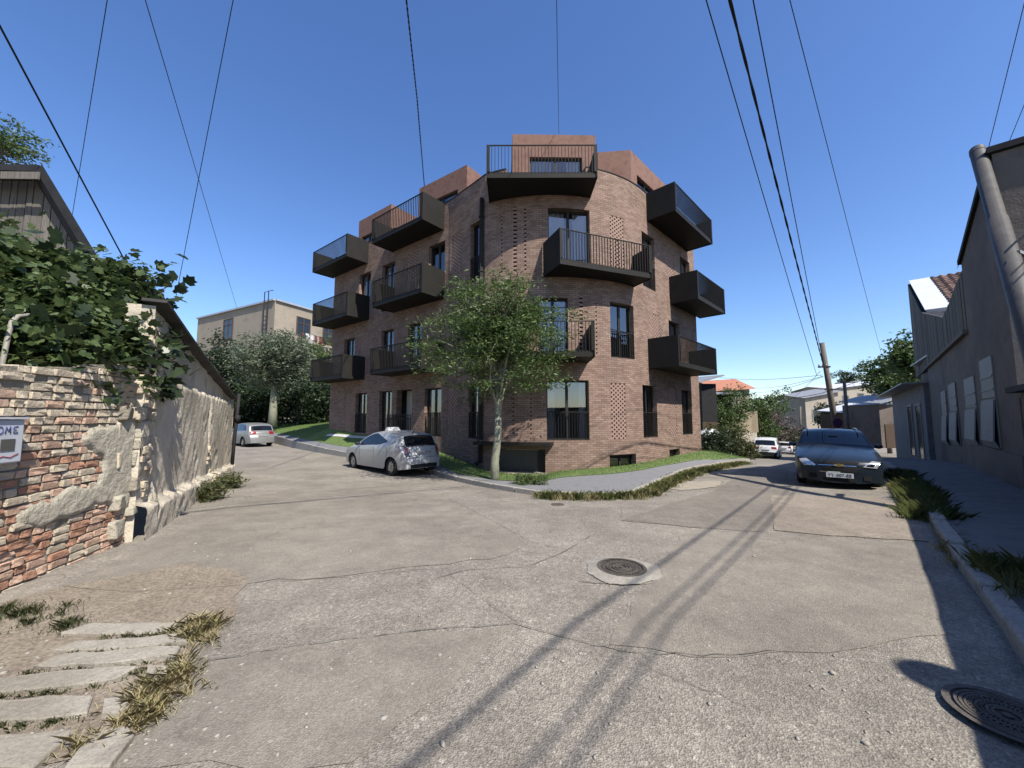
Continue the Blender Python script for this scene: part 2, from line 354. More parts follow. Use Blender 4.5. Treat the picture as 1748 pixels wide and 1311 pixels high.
def brick_mat(name, c1, c2, mortar, bw=.24, bh=.0775, uv=True):
    m = bpy.data.materials.new(name); m.use_nodes = True; n = m.node_tree.nodes; l = m.node_tree.links; b = n['Principled BSDF']
    c1, c2, mortar = [tuple(v * ALB for v in c) for c in (c1, c2, mortar)]
    b.inputs['Roughness'].default_value = .88; b.inputs['Specular IOR Level'].default_value = .2
    if uv: tc = n.new('ShaderNodeUVMap'); tc.uv_map = 'UVMap'; vec = tc.outputs[0]
    else: tc = n.new('ShaderNodeNewGeometry'); vec = tc.outputs['Position']
    br = n.new('ShaderNodeTexBrick'); br.inputs['Scale'].default_value = 1; br.inputs['Brick Width'].default_value = bw; br.inputs['Row Height'].default_value = bh
    br.inputs['Mortar Size'].default_value = .0075; br.inputs['Mortar Smooth'].default_value = .3; br.inputs['Bias'].default_value = -.1
    br.inputs['Color1'].default_value = (*c1, 1); br.inputs['Color2'].default_value = (*c2, 1); br.inputs['Mortar'].default_value = (*mortar, 1); l.new(vec, br.inputs[0])
    t = n.new('ShaderNodeTexNoise'); t.inputs['Scale'].default_value = 1.1; t.inputs['Detail'].default_value = 7; t.inputs['Roughness'].default_value = .7; l.new(vec, t.inputs['Vector'])
    mr = n.new('ShaderNodeMapRange'); mr.inputs[1].default_value = .3; mr.inputs[2].default_value = .7; mr.inputs[3].default_value = .74; mr.inputs[4].default_value = 1.16; l.new(t.outputs['Fac'], mr.inputs[0])
    t2 = n.new('ShaderNodeTexNoise'); t2.inputs['Scale'].default_value = 60; t2.inputs['Detail'].default_value = 4; l.new(vec, t2.inputs['Vector'])
    mr2 = n.new('ShaderNodeMapRange'); mr2.inputs[3].default_value = .75; mr2.inputs[4].default_value = 1.25; l.new(t2.outputs['Fac'], mr2.inputs[0])
    mu = n.new('ShaderNodeMath'); mu.operation = 'MULTIPLY'; l.new(mr.outputs[0], mu.inputs[0]); l.new(mr2.outputs[0], mu.inputs[1])
    sc = n.new('ShaderNodeVectorMath'); sc.operation = 'SCALE'; l.new(br.outputs[0], sc.inputs[0]); l.new(mu.outputs[0], sc.inputs['Scale']); l.new(sc.outputs[0], b.inputs['Base Color'])
    inv = n.new('ShaderNodeMath'); inv.operation = 'SUBTRACT'; inv.inputs[0].default_value = 1; l.new(br.outputs['Fac'], inv.inputs[1])
    ad = n.new('ShaderNodeMath'); ad.operation = 'MULTIPLY_ADD'; ad.inputs[1].default_value = .25; l.new(t2.outputs['Fac'], ad.inputs[0]); l.new(inv.outputs[0], ad.inputs[2])
    bp = n.new('ShaderNodeBump'); bp.inputs['Strength'].default_value = .25; bp.inputs['Distance'].default_value = .003; l.new(ad.outputs[0], bp.inputs['Height']); l.new(bp.outputs[0], b.inputs['Normal'])
    MT[name] = m; return m
brick_mat('facade_brick', (.365, .255, .198), (.235, .152, .115), (.125, .092, .073))
mat('screen_brick', (.31, .205, .16), (.36, .245, .195), (.25, .16, .125), scale=6, bump=.4, bscale=60)
mat('dark_metal', (.024, .023, .020), (.029, .027, .024), scale=2, rough=.6, spec=.12)
mat('void_dark', (.022, .021, .019), rough=.7)  # near-black standing in for the shade inside brick screens and slits
mat('frame_metal', (.034, .033, .031), rough=.5, spec=.2)
mat('terracotta_render', (.195, .105, .078), (.255, .145, .11), (.15, .08, .06), scale=2.2, bump=.5, bscale=30, rough=.9)
mat('curtain', (.72, .71, .68), (.8, .79, .76), scale=2, rough=.9, trans=.35)
mat('interior', (.42, .40, .37), rough=.9)
mat('interior_cream', (.62, .60, .50), rough=.9)
mat('dark_panel', (.06, .058, .054), (.075, .072, .067), scale=1.5, rough=.35, spec=.4)
mat('roof_grey', (.3, .29, .28), (.36, .35, .33), scale=2, bump=.3)
glass_mat('window_glass', (.72, .75, .78), .14)

BLD = empty('apartment_building', (1.5, 15.0, -.3))
tag(BLD, 'four storey brown brick apartment building with rounded corner and black balconies', 'building')
# openings: (s0, s1, z0, z1, kind, juliet)
GF = (.78, 2.87); F1 = (3.83, 5.95); F2 = (6.95, 9.40)
OPEN = [(-12.35, -11.25, *GF, 'w', 1), (-10.12, -9.08, .68, 2.89, 'w', 0), (-8.7, -7.52, .68, 2.89, 'open', 0), (-6.63, -5.53, *GF, 'w', 1), (-3.62, -2.75, *GF, 'w', 1),
        (-13.72, -12.62, *F1, 'w', 0), (-10.1, -9.05, *F1, 'w', 0), (-7.92, -6.88, *F1, 'w', 0), (-3.62, -2.75, *F1, 'w', 1),
        (-12.35, -11.25, *F2, 'w', 0), (-10.19, -9.08, *F2, 'w', 0), (-6.53, -5.43, *F2, 'w', 0), (-3.6, -2.75, *F2, 'w', 1),
        (-.26, 1.30, .78, 2.93, 'w', 1), (-.55, .55, *F1, 'w', 0), (-.16, 1.45, *F2, 'w', 0),
        (2.26, 3.50, *F1, 'w', 1), (4.25, 5.4, 6.95, 9.28, 'w', 1), (3.97, 5.18, *GF, 'w', 1), (7.78, 8.98, *GF, 'w', 1), (6.62, 7.82, *F1, 'w', 0), (8.2, 9.4, *F2, 'w', 0),
        (2.1, 3.42, -.30, .22, 'b', 0), (6.25, 7.35, -.30, .2, 'b', 0), (-2.1, -.32, -.62, .45, 'g', 0)]
SCREEN = [(-13.4, -12.8, *GF), (-5.12, -4.4, *GF), (2.2, 2.93, *GF), (6.42, 7.12, *GF), (-12.1, -11.3, *F1), (-5.1, -4.35, *F1), (5.0, 5.7, *F1), (8.75, 9.45, *F1),
          (-14.1, -13.4, 6.95, 9.4), (-8.15, -7.35, 6.95, 9.4), (-5.02, -4.25, 6.95, 9.4), (2.33, 3.05, 6.95, 9.4), (6.7, 7.45, 6.95, 9.2)]
SLIT = [(-1.47, -1.33, 6.95, 9.55), (-1.47, -1.33, F1[0], F1[1]), (.98, 1.12, 3.83, 6.1), (-1.05, -.98, 6.95, 9.5), (-1.95, -1.9, 6.95, 9.4), (1.62, 1.67, F1[0], F1[1]), (-1.5, -1.45, .9, 2.9), (-.85, -.8, .9, 2.9)]
ZB, ZT = -1.0, 11.1
DROP = [(-14.98, -11.7), (-9.15, -5.65), (-1.75, 1.32), (4.9, 8.95)]        # parapet left out where balconies open
def dropped(s): return any(a < s < b for a, b in DROP)
cuts = sorted(set([round(v, 3) for o in OPEN for v in o[:2]] + [round(v, 3) for o in SCREEN + SLIT for v in o[:2]] + [v for d in DROP for v in d] + [S0, S1, round(SC, 3), round(SK, 3), round(ST, 3), 0.0] + [round(SC + i * .22, 3) for i in range(1, 32) if SC + i * .22 < ST]))
c2 = [cuts[0]]
for c in cuts[1:]:
    if c - c2[-1] > .012: c2.append(c)
cuts = c2
zc = sorted(set([ZB, ZT, 10.1] + [v for o in OPEN for v in o[2:4]] + [v for o in SCREEN + SLIT for v in o[2:4]]))
wall = MB(); wall.uv = []
holes = [(o[0], o[1], o[2], o[3]) for o in OPEN] + SCREEN + SLIT
for i in range(len(cuts) - 1):
    a, b = cuts[i], cuts[i + 1]; sm = (a + b) / 2
    run = None
    for j in range(len(zc) - 1):
        zm = (zc[j] + zc[j + 1]) / 2
        hole = any(h[0] < sm < h[1] and h[2] < zm < h[3] for h in holes) or (zm > 10.1 and dropped(sm))
        if not hole and run is None: run = zc[j]
        if run is not None and (hole or j == len(zc) - 2):
            top = zc[j] if hole else zc[j + 1]
            A, B = pp(a + 1e-6, 0), pp(b - 1e-6, 0)
            wall.quad((A.x, A.y, run), (B.x, B.y, run), (B.x, B.y, top), (A.x, A.y, top)); wall.uv.append([(a, run), (b, run), (b, top), (a, top)]); run = None
for (a, b, z0, z1, *k) in OPEN + [(*q, 's') for q in SCREEN + SLIT]:      # reveals
    D = .30
    for (p, q, r_, t) in (((a, z0), (a, z1), 0, 0), ((b, z1), (b, z0), 0, 0), ((a, z1), (b, z1), 0, 0), ((b, z0), (a, z0), 0, 0)):
        e = 1e-4 if p[0] == a else -1e-4
        wall.quad(pp(p[0], p[1]), pp(q[0], q[1]), pp(q[0], q[1], -D), pp(p[0], p[1], -D))
        uu = p[0] if p[0] == q[0] else None
        if uu is not None: wall.uv.append([(uu, p[1]), (uu, q[1]), (uu + D, q[1]), (uu + D, p[1])])
        else: wall.uv.append([(p[0], p[1]), (q[0], p[1]), (q[0], p[1] + D), (p[0], p[1] + D)])
# parapet: inner face and ends
for i in range(len(cuts) - 1):
    a, b = cuts[i], cuts[i + 1]
    if dropped((a + b) / 2): continue
    wall.quad(pp(b, 10.0, -.3), pp(a, 10.0, -.3), pp(a, ZT, -.3), pp(b, ZT, -.3)); wall.uv.append([(b, 10), (a, 10), (a, ZT), (b, ZT)])
for (a, b) in DROP:
    for s in (a, b):
        wall.quad(pp(s, 10.1), pp(s, ZT), pp(s, ZT, -.3), pp(s, 10.1, -.3)); wall.uv.append([(s, 10.1), (s, ZT), (s + .3, ZT), (s + .3, 10.1)])
    for k in range(8):
        s, t = a + (b - a) * k / 8, a + (b - a) * (k + 1) / 8; wall.quad(pp(s, 10.101), pp(t, 10.101), pp(t, 10.101, -.35), pp(s, 10.101, -.35)); wall.uv.append([(s, 0), (t, 0), (t, .3), (s, .3)])
# side and rear walls
LB, RB = (-5.6, 29.0), (4.2, 26.6)
l0, r0 = pp(S0, 0), pp(S1, 0)
for (A, B) in (((LB[0], LB[1]), (l0.x, l0.y)), ((r0.x, r0.y), (RB[0], RB[1])), ((RB[0], RB[1]), (LB[0], LB[1]))):
    L = math.hypot(B[0] - A[0], B[1] - A[1])
    wall.quad((A[0], A[1], ZB), (B[0], B[1], ZB), (B[0], B[1], ZT), (A[0], A[1], ZT)); wall.uv.append([(0, ZB), (L, ZB), (L, ZT), (0, ZT)])
wall.build('brick_wall', MT['facade_brick'], BLD)
cop = MB()
for i in range(len(cuts) - 1):
    a, b = cuts[i], cuts[i + 1]
    if dropped((a + b) / 2):
        if cop.v: cop.build('parapet_coping', MT['dark_metal'], BLD); cop = MB()
        continue
    cop.hexa([pp(a, ZT + .002, .02), pp(b, ZT + .002, .02), pp(b, ZT + .002, -.32), pp(a, ZT + .002, -.32), pp(a, ZT + .04, .02), pp(b, ZT + .04, .02), pp(b, ZT + .04, -.32), pp(a, ZT + .04, -.32)])
if cop.v: cop.build('parapet_coping', MT['dark_metal'], BLD)
# floors and inner partitions so that rooms lie behind the glass
def ring(d, z): return [pp(S0 + (S1 - S0) * i / 44, z, -d) for i in range(45)]
for z in (.62, 3.62, 6.75, 10.02):
    pl = ring(.31, z); poly = [(p.x, p.y) for p in pl] + [RB, LB]
    MB().prism(poly, z - .22, z).build('floor_slab', MT['interior'] if z < 10 else MT['roof_grey'], BLD)
pt = MB(); pl = ring(3.4, 0)
for a, b in zip(pl[:-1], pl[1:]): pt.quad((a.x, a.y, -1), (b.x, b.y, -1), (b.x, b.y, 10.0), (a.x, a.y, 10.0))
for s in (-14.9, -10.9, -7.2, -4.2, -1.9, 1.8, 3.9, 6.1, 9.9):
    a, b = pp(s, 0, -.33), pp(s, 0, -3.4); pt.quad((a.x, a.y, -1), (b.x, b.y, -1), (b.x, b.y, 10), (a.x, a.y, 10))
pt.build('partition_wall', MT['interior'], BLD)

class Fr:                                   # local frame of an opening
    def __init__(s, a, b):
        s.A = pp(a, 0); s.B = pp(b, 0); s.e = (s.B - s.A); s.w = s.e.length; s.e.normalize(); s.n = Vector((s.e.y, -s.e.x, 0))
    def p(s, u, z, d): q = s.A + s.e * u + s.n * d; return (q.x, q.y, z)
    def box(s, mb, u0, u1, z0, z1, d0, d1, mi=0):
        mb.hexa([s.p(u0, z0, d1), s.p(u1, z0, d1), s.p(u1, z0, d0), s.p(u0, z0, d0), s.p(u0, z1, d1), s.p(u1, z1, d1), s.p(u1, z1, d0), s.p(u0, z1, d0)], mi)
def rail_bars(fr, mb, u0, u1, z0, z1, d, step=.1, th=.016):
    fr.box(mb, u0, u1, z1 - .035, z1, d - .02, d + .02); fr.box(mb, u0, u1, z0, z0 + .03, d - .02, d + .02)
    k = max(2, int((u1 - u0) / step))
    for i in range(k + 1):
        u = u0 + (u1 - u0) * i / k; fr.box(mb, max(u0, u - th / 2), min(u1, u + th / 2), z0 + .03, z1 - .035, d - .014, d + .014)
rw = random.Random(5)
def make_window(a, b, z0, z1, kind='w', juliet=0, idx=0, ins=.17, parent=None, fr=None, curtains=True):
    fr = fr or Fr(a, b); W = fr.w; f = MB(); t = .065; d0, d1 = -ins - .06, -ins
    fr.box(f, 0, t, z0, z1, d0, d1); fr.box(f, W - t, W, z0, z1, d0, d1); fr.box(f, t, W - t, z1 - t, z1, d0, d1); fr.box(f, t, W - t, z0, z0 + t, d0, d1)
    mid = W * .5
    fr.box(f, mid - .05, mid + .05, z0 + t, z1 - t, d0, d1)
    wo = f.build('window', MT['frame_metal'], parent or BLD)
    for (u0, u1) in ((t, mid - .05), (mid + .05, W - t)):
        g = MB(); g.quad(fr.p(u0, z0 + t, -ins - .03), fr.p(u1, z0 + t, -ins - .03), fr.p(u1, z1 - t, -ins - .03), fr.p(u0, z1 - t, -ins - .03)); g.build('pane', MT['window_glass'], wo)
    if curtains and kind == 'w':
        for (u0, u1) in ((.03, W * rw.choice((.22, .3, .42, .48))), (W * rw.choice((.62, .7, .8)), W - .03)):
            if rw.random() < .1: continue
            c = MB(); n = max(8, int((u1 - u0) * 26)); prev = None
            for i in range(n + 1):
                u = u0 + (u1 - u0) * i / n; d = -ins - .11 + .025 * math.sin(i * 1.35)
                q = (fr.p(u, z0 + .05, d), fr.p(u, z1 - .03, d))
                if prev: c.quad(prev[0], q[0], q[1], prev[1])
                prev = q
            c.build('curtain', MT['curtain'], wo, True)
    if juliet:
        r = MB(); rail_bars(fr, r, .02, W - .02, z0 + .02, z0 + 1.02, -.03); r.build('railing', MT['dark_metal'], wo)
    return wo
for i, (a, b, z0, z1, k, j) in enumerate(OPEN):
    if k in ('w', 'b'): make_window(a, b, z0, z1, k, j, i)
    elif k == 'open':                       # doorway standing open onto a cream hall
        fr = Fr(a, b); m = MB(); W = fr.w
        fr.box(m, .05, W * .38, z0, z1 - .02, -.62, -.56); fr.box(m, W * .62, W - .02, z0, z1 - .02, -.62, -.56)
        d = m.build('doorway', MT['interior_cream'], BLD)
        m = MB(); fr.box(m, W * .40, W * .60, z0, z1 - .02, -.60, -.55); m.build('door_leaf', MT['dark_panel'], d)
    elif k == 'g':
        fr = Fr(a, b); W = fr.w; m = MB(); fr.box(m, 0, W, z0, z1, -.34, -.28); d = m.build('garage_door', MT['dark_panel'], BLD)
        for (u0, u1) in ((.06, W * .5), (W * .58, W * .8), (W * .82, W - .04)):
            m = MB(); fr.box(m, u0, u1, z0 + .05, z1 - .06, -.27, -.262); m.build('panel', MT['frame_metal'] if u0 > W * .8 else MT['dark_panel'], d)
# railing in front of the ground floor doors
fr = Fr(-9.35, -7.52); m = MB(); rail_bars(fr, m, 0, fr.w, .74, 1.72, .05, .13, .03); fr.box(m, 0, fr.w, 1.5, 1.54, .03, .07); m.build('entrance_railing', MT['dark_metal'], BLD)
# open-work brick screens
for (a, b, z0, z1) in SCREEN:
    nx = 7; nz = int((z1 - z0) / .0775); mb = MB(); dz = (z1 - z0) / nz; L = (b - a) / nx
    for i in range(nx):
        for j in range(nz):
            s0, s1, y0, y1 = a + i * L, a + (i + 1) * L, z0 + j * dz, z0 + (j + 1) * dz
            if (i + j) % 2 == 0:
                mb.quad(pp(s0, y0, -.012), pp(s1, y0, -.012), pp(s1, y1, -.012), pp(s0, y1, -.012))
            else:
                g = L * .17; h = dz * .1; q0, q1, w0, w1 = s0 + g, s1 - g, y0 + h, y1 - h; D = -.12
                for (A, B, C, E_) in (((s0, y0), (s1, y0), (q1, w0), (q0, w0)), ((s1, y0), (s1, y1), (q1, w1), (q1, w0)), ((s1, y1), (s0, y1), (q0, w1), (q1, w1)), ((s0, y1), (s0, y0), (q0, w0), (q0, w1))):
                    mb.quad(pp(*A, -.012), pp(*B, -.012), pp(*C, -.012), pp(*E_, -.012)); mb.quad(pp(*E_, -.012), pp(*C, -.012), pp(*C, D), pp(*E_, D))
    bk = mb.build('brick_screen', MT['screen_brick'], BLD)
    q = MB(); q.quad(pp(a, z0, -.2), pp(b, z0, -.2), pp(b, z1, -.2), pp(a, z1, -.2)); q.build('void_backing', MT['void_dark'], bk)
for (a, b, z0, z1) in SLIT:
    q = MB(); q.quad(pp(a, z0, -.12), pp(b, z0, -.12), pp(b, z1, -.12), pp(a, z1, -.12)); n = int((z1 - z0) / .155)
    for k in range(n + 1):
        zz = z0 + k * .155; hh = min(.085, z1 - zz)
        if hh <= .01: continue
        q.hexa([pp(a, zz, -.10), pp(b, zz, -.10), pp(b, zz, -.004), pp(a, zz, -.004), pp(a, zz + hh, -.10), pp(b, zz + hh, -.10), pp(b, zz + hh, -.004), pp(a, zz + hh, -.004)], 1)
    q.build('brick_slit', [MT['void_dark'], MT['screen_brick']], BLD)
# balconies -----------------------------------------------------------------------------------------
def balcony(FL, FR, D, zb, zt, side_l=None, side_r=None):
    """FL, FR: front corners seen from the street; D: depth back to the wall"""
    FL = Vector((*FL, 0)); FR = Vector((*FR, 0)); fr = Fr(0, 1); fr.A = FL; fr.e = FR - FL; fr.w = fr.e.length; fr.e.normalize(); fr.n = Vector((fr.e.y, -fr.e.x, 0)); W = fr.w
    m = MB(); fr.box(m, .035, W - .035, zb, zb + .2, -D, 0); sl = m.build('balcony', MT['dark_metal'], BLD)
    for (u0, u1, dd) in ((0, .033, side_l or D), (W - .033, W, side_r or D)):
        m = MB(); fr.box(m, u0, u1, zb - .02, zt, -dd, .045); m.build('side_panel', MT['dark_metal'], sl)
    for u in (.037, W - .112):
        m = MB(); fr.box(m, u, u + .075, zb + .202, zt - .04, .0, .04); m.build('post', MT['dark_metal'], sl)
    m = MB(); fr.box(m, .036, W - .036, zt - .035, zt - .005, -.005, .035); m.build('top_rail', MT['dark_metal'], sl)
    k = int((W - .24) / .115); bar = None
    for i in range(k):
        u = .12 + (W - .24) * (i + .5) / k
        if bar is None:
            mm = MB(); mm.box((0, 0, (zt - .035 - zb - .2) / 2), (.02, .03, zt - .035 - zb - .202)); bar = mm.mesh('railing_bar', MT['dark_metal'])
        o = bpy.data.objects.new('railing_bar', bar); COL.objects.link(o); o.parent = sl
        p = fr.p(u, zb + .2, .015); o.location = p; o.rotation_euler = (0, 0, math.atan2(fr.e.y, fr.e.x))
    return sl
def facade_balcony(a, b, zb, zt, D=1.18):
    A, B = pp(a, 0, D), pp(b, 0, D); balcony((A.x, A.y), (B.x, B.y), D + .02, zb, zt)
LV = {3: (9.9, 11.1), 2: (6.75, 8.0), 1: (3.58, 4.78)}
for a, b, L in ((-15.3, -11.55, 3), (-9.3, -5.5, 3), (-15.05, -11.3, 2), (-9.1, -5.45, 2), (-15.0, -11.55, 1), (-9.1, -5.4, 1), (4.75, 9.1, 3), (6.85, 10.55, 2), (4.5, 8.9, 1)):
    facade_balcony(a, b, *LV[L])
balcony((-.89, 12.80), (2.97, 12.78), 1.75, *LV[3], side_l=1.9, side_r=1.45)
balcony((1.60, 12.62), (5.2, 14.02), 1.45, *LV[2], side_l=1.25, side_r=1.35)
balcony((.28, 12.62), (2.72, 12.55), 1.42, *LV[1], side_l=1.5, side_r=1.5)
# penthouse volumes -----------------------------------------------------------------------------------
def penthouse(poly, z0, z1, opens):
    """poly: (x, y) counter-clockwise from above seen ... ; opens: list of (edge, u0, u1, w0, w1)"""
    m = MB(); n = len(poly); root = None; wins = []
    for i in range(n):
        A = Vector((*poly[i], 0)); B = Vector((*poly[(i + 1) % n], 0)); e = B - A; L = e.length; e.normalize()
        os_ = [o for o in opens if o[0] == i]; us = sorted(set([0, L] + [v for o in os_ for v in o[1:3]])); zs = sorted(set([z0, z1] + [v for o in os_ for v in o[3:5]]))
        nn = Vector((e.y, -e.x, 0))
        def q(u, z, d=0): p = A + e * u + nn * d; return (p.x, p.y, z)
        for a, b in zip(us[:-1], us[1:]):
            for c, d in zip(zs[:-1], zs[1:]):
                if any(o[1] < (a + b) / 2 < o[2] and o[3] < (c + d) / 2 < o[4] for o in os_): continue
                m.quad(q(a, c), q(b, c), q(b, d), q(a, d))
        for o in os_:
            _, a, b, c, d = o
            m.quad(q(a, c), q(a, d), q(a, d, -.2), q(a, c, -.2)); m.quad(q(b, d), q(b, c), q(b, c, -.2), q(b, d, -.2)); m.quad(q(a, d), q(b, d), q(b, d, -.2), q(a, d, -.2)); m.quad(q(b, c), q(a, c), q(a, c, -.2), q(b, c, -.2))
            f = Fr(0, 1); f.A = A + e * a; f.e = e; f.w = b - a; f.n = nn; wins.append((f, c, d))
            m.quad(q(a - .3, c, -1.6), q(b + .3, c, -1.6), q(b + .3, d, -1.6), q(a - .3, d, -1.6))
    m.add([(p[0], p[1], z1) for p in poly], [tuple(range(n))]); root = m.build('penthouse', MT['terracotta_render'], BLD)
    for f, c, d in wins: make_window(0, 0, c, d, 'w', 0, 0, .12, parent=root, fr=f)
    return root
penthouse([(.02, 15.36), (3.53, 15.43), (3.6, 19.5), (-.1, 19.5)], 10.03, 13.5, [(0, .72, 2.92, 10.1, 12.5)])
penthouse([(3.86, 16.48), (5.29, 16.33), (8.75, 19.8), (6.6, 22.0), (3.9, 20)], 10.03, 13.5, [(1, .55, 2.5, 10.1, 12.6)])
penthouse([(-4.84, 19.27), (-2.13, 17.34), (-.3, 19.9), (-3.0, 21.9)], 10.03, 13.5, [(0, .55, 2.75, 10.1, 12.5)])
penthouse([(-9.33, 22.67), (-6.76, 20.72), (-5.0, 23.2), (-7.6, 25.1)], 10.03, 13.5, [(0, .35, 1.6, 10.1, 12.4)])
# downpipe and canopy
m = MB(); q0 = pp(SC - .12, 0, .09)
m.box((q0.x, q0.y, 5.05), (.13, .13, 10.2), .4); m.tube([(q0.x, q0.y, .06), (q0.x - .02, q0.y - .05, -.02), (q0.x - .12, q0.y - .16, -.12)], .07, 8)
for z in (1.2, 4.2, 7.2, 9.4): m.box((q0.x, q0.y, z), (.18, .18, .04), .4)
m.build('downpipe', MT['dark_metal'], BLD)
A, B = pp(-2.85, 0, .0), pp(-.02, 0, .0); fr = Fr(-2.85, -.02); m = MB(); fr.box(m, 0, fr.w, .62, .72, -.25, .75); m.build('entrance_canopy', MT['dark_metal'], BLD)
# ------------------------------------------------------------------ lawn, pavement and kerb around the building
def w3(s, z): p = pp(s, z, -.04); return (p.x, p.y, z)
COLS = [((-21, 47, 1.45), (-31, 39.5, .45), .93), ((-15, 37, 1.38), (-23, 33.6, .40), .92), ((-12, 27.5, 1.18), (-16.8, 28.0, .28), .9), (w3(-15.08, 1.0), (-12.5, 23.2, .12), .82), (w3(-13.5, .88), (-11.2, 21.9, .06), .8),
        (w3(-11.8, .74), (-9.8, 20.5, .0), .78), (w3(-10, .6), (-8.1, 18.9, -.04), .76), (w3(-8.2, .4), (-6.6, 17.6, -.07), .76), (w3(-6.6, .22), (-5.0, 16.2, -.11), .76), (w3(-5.2, .08), (-3.6, 15.0, -.15), .7), (w3(-3.8, -.12), (-2.75, 13.7, -.17), .75),
        (w3(-2.5, -.36), (-1.9, 12.3, -.18), .85), (w3(-1.4, -.42), (-.6, 10.7, -.16), .8), (w3(-.3, -.40), (.5, 9.5, -.13), .6), (w3(.2, -.3), (1.04, 9.05, -.11), .4), (w3(.8, -.26), (1.9, 8.95, -.08), .36), (w3(1.4, -.23), (2.56, 8.85, -.06), .36), (w3(2.2, -.21), (3.15, 9.7, -.08), .4),
        (w3(3.2, -.18), (4.1, 11.1, -.11), .46), (w3(4.4, -.15), (5.5, 13.1, -.16), .52), (w3(5.8, -.12), (6.7, 14.6, -.21), .6), (w3(7.2, -.09), (7.9, 15.9, -.27), .6), (w3(8.6, -.07), (9.1, 17.2, -.33), .8), (w3(10.0, -.06), (10.4, 18.6, -.40), .95), ((10.6, 20.8, -.2), (11.6, 19.9, -.48), .98), ((12.5, 23.5, -.6), (13.6, 22.6, -.78), .98)]
def lerp3(a, b, t): return Vector([a[i] + (b[i] - a[i]) * t for i in range(3)])
def strip(name, t0, t1, nt_, m, dz=0, bulge=0.0):
    mb = MB(); rows = []
    for (i, o, f) in COLS:
        a, b = t0(f), t1(f); r_ = []
        for k in range(nt_ + 1):
            t = a + (b - a) * k / nt_; p = lerp3(i, o, t); p.z += dz + bulge * math.sin(math.pi * (k / nt_)); r_.append(p)
        rows.append(r_)
    # densify along the street by linear interpolation
    R2 = []
    for a, b in zip(rows[:-1], rows[1:]):
        for k in range(4): R2.append([p.lerp(q, k / 4) for p, q in zip(a, b)])
    R2.append(rows[-1]); n = nt_ + 1
    vs = [p for r_ in R2 for p in r_]; fs = [(i * n + k, i * n + k + 1, (i + 1) * n + k + 1, (i + 1) * n + k) for i in range(len(R2) - 1) for k in range(nt_)]
    mb.add(vs, fs); o = mb.build(name, m, smooth=True); tag(o, kind='structure'); return R2
mat('lawn_soil', (.13, .19, .055), (.17, .24, .075), (.11, .14, .045), scale=3, bump=.6, bscale=60)
mat('grass_blade', (.15, .23, .062), (.20, .29, .085), (.24, .29, .11), scale=1.2, rough=.6, trans=.3)
LAWN = strip('lawn', lambda f: 0, lambda f: f, 8, MT['lawn_soil'], bulge=.02)
PAVE = strip('pavement', lambda f: f, lambda f: 1.0, 3, MT['pave_grey'], dz=-.012)
# kerb stones: along the whole outer edge, each a piece of its own
kerb = empty('kerb', PAVE[40][-1]); tag(kerb, kind='structure')
edge = [r_[-1] for r_ in PAVE]; acc = []
seg = 0; pts = [edge[0]]
def resample(pl, step):
    o = [Vector(pl[0])]; d = 0
    for a, b in zip(pl[:-1], pl[1:]):
        L = (b - a).length; t = 0
        while d + (L - t) >= step: t += step - d; o.append(a.lerp(b, t / L)); d = 0
        d += L - t
    o.append(Vector(pl[-1])); return o
KS = resample(edge, .9)
rk = random.Random(3)
for a, b in zip(KS[:-1], KS[1:]):
    t = (b - a).normalized(); n = Vector((t.y, -t.x, 0)); g = .006
    a2, b2 = a + t * g, b - t * g; j = rk.uniform(-.012, .012); mb = MB(); w_ = .13
    za = zr(a.x, a.y) - .15; zb_ = zr(b.x, b.y) - .15
    mb.hexa([(*(a2 + n * w_).xy, za), (*(b2 + n * w_).xy, zb_), (*b2.xy, zb_), (*a2.xy, za), (a2 + n * (w_ - .02)) + Vector((0, 0, j)), (b2 + n * (w_ - .02)) + Vector((0, 0, j)), b2 + Vector((0, 0, j)), a2 + Vector((0, 0, j))])
    mb.build('kerb_stone', MT['kerb_stone'], kerb, bevel=.012)
# pale footpath crossing the lawn to the entrance
mat('path_white', (.62, .61, .58), (.7, .69, .66), scale=4, bump=.2)
def lawn_pt(i, t):
    r_ = LAWN[i]; k = t * 8; a = min(7, int(k)); return r_[a].lerp(r_[a + 1], k - a)
mb = MB(); prev = None
for k in range(9):
    i0 = 15 + k * 1.3; t = .50 - .36 * (k / 8)
    a = lawn_pt(int(i0), t + .12); b = lawn_pt(int(i0), t - .06); a.z += .03; b.z += .03
    if prev: mb.quad(prev[0], prev[1], b, a)
    prev = (a, b)
o = mb.build('footpath', MT['path_white']); tag(o, kind='structure')
# grass blades
rg = np.random.RandomState(11)
V = []; 
def scatter_blades(tri_src, n, h0, h1, wd, rs, lean=.5):
    A = np.array([[p[:] for p in q] for q in tri_src]); ar = np.linalg.norm(np.cross(A[:, 1] - A[:, 0], A[:, 3] - A[:, 0]), axis=1); pr = ar / ar.sum()
    k = rs.choice(len(A), n, p=pr); u = rs.rand(n, 1); v = rs.rand(n, 1); Q = A[k]
    base = (Q[:, 0] * (1 - u) + Q[:, 1] * u) * (1 - v) + (Q[:, 3] * (1 - u) + Q[:, 2] * u) * v
    an = rs.rand(n) * 6.283; h = h0 + (h1 - h0) * rs.rand(n); w_ = wd * (0.6 + .8 * rs.rand(n))
    dx = np.stack([np.cos(an) * w_, np.sin(an) * w_, np.zeros(n)], 1); le = np.stack([(rs.rand(n) - .5) * lean * h, (rs.rand(n) - .5) * lean * h, h], 1)
    Vt = np.concatenate([base - dx, base + dx, base + le], 1).reshape(-1, 3); Ft = np.arange(3 * n).reshape(-1, 3); return Vt, Ft
cells = [(LAWN[i][k], LAWN[i][k + 1], LAWN[i + 1][k + 1], LAWN[i + 1][k]) for i in range(len(LAWN) - 1) for k in range(8)]
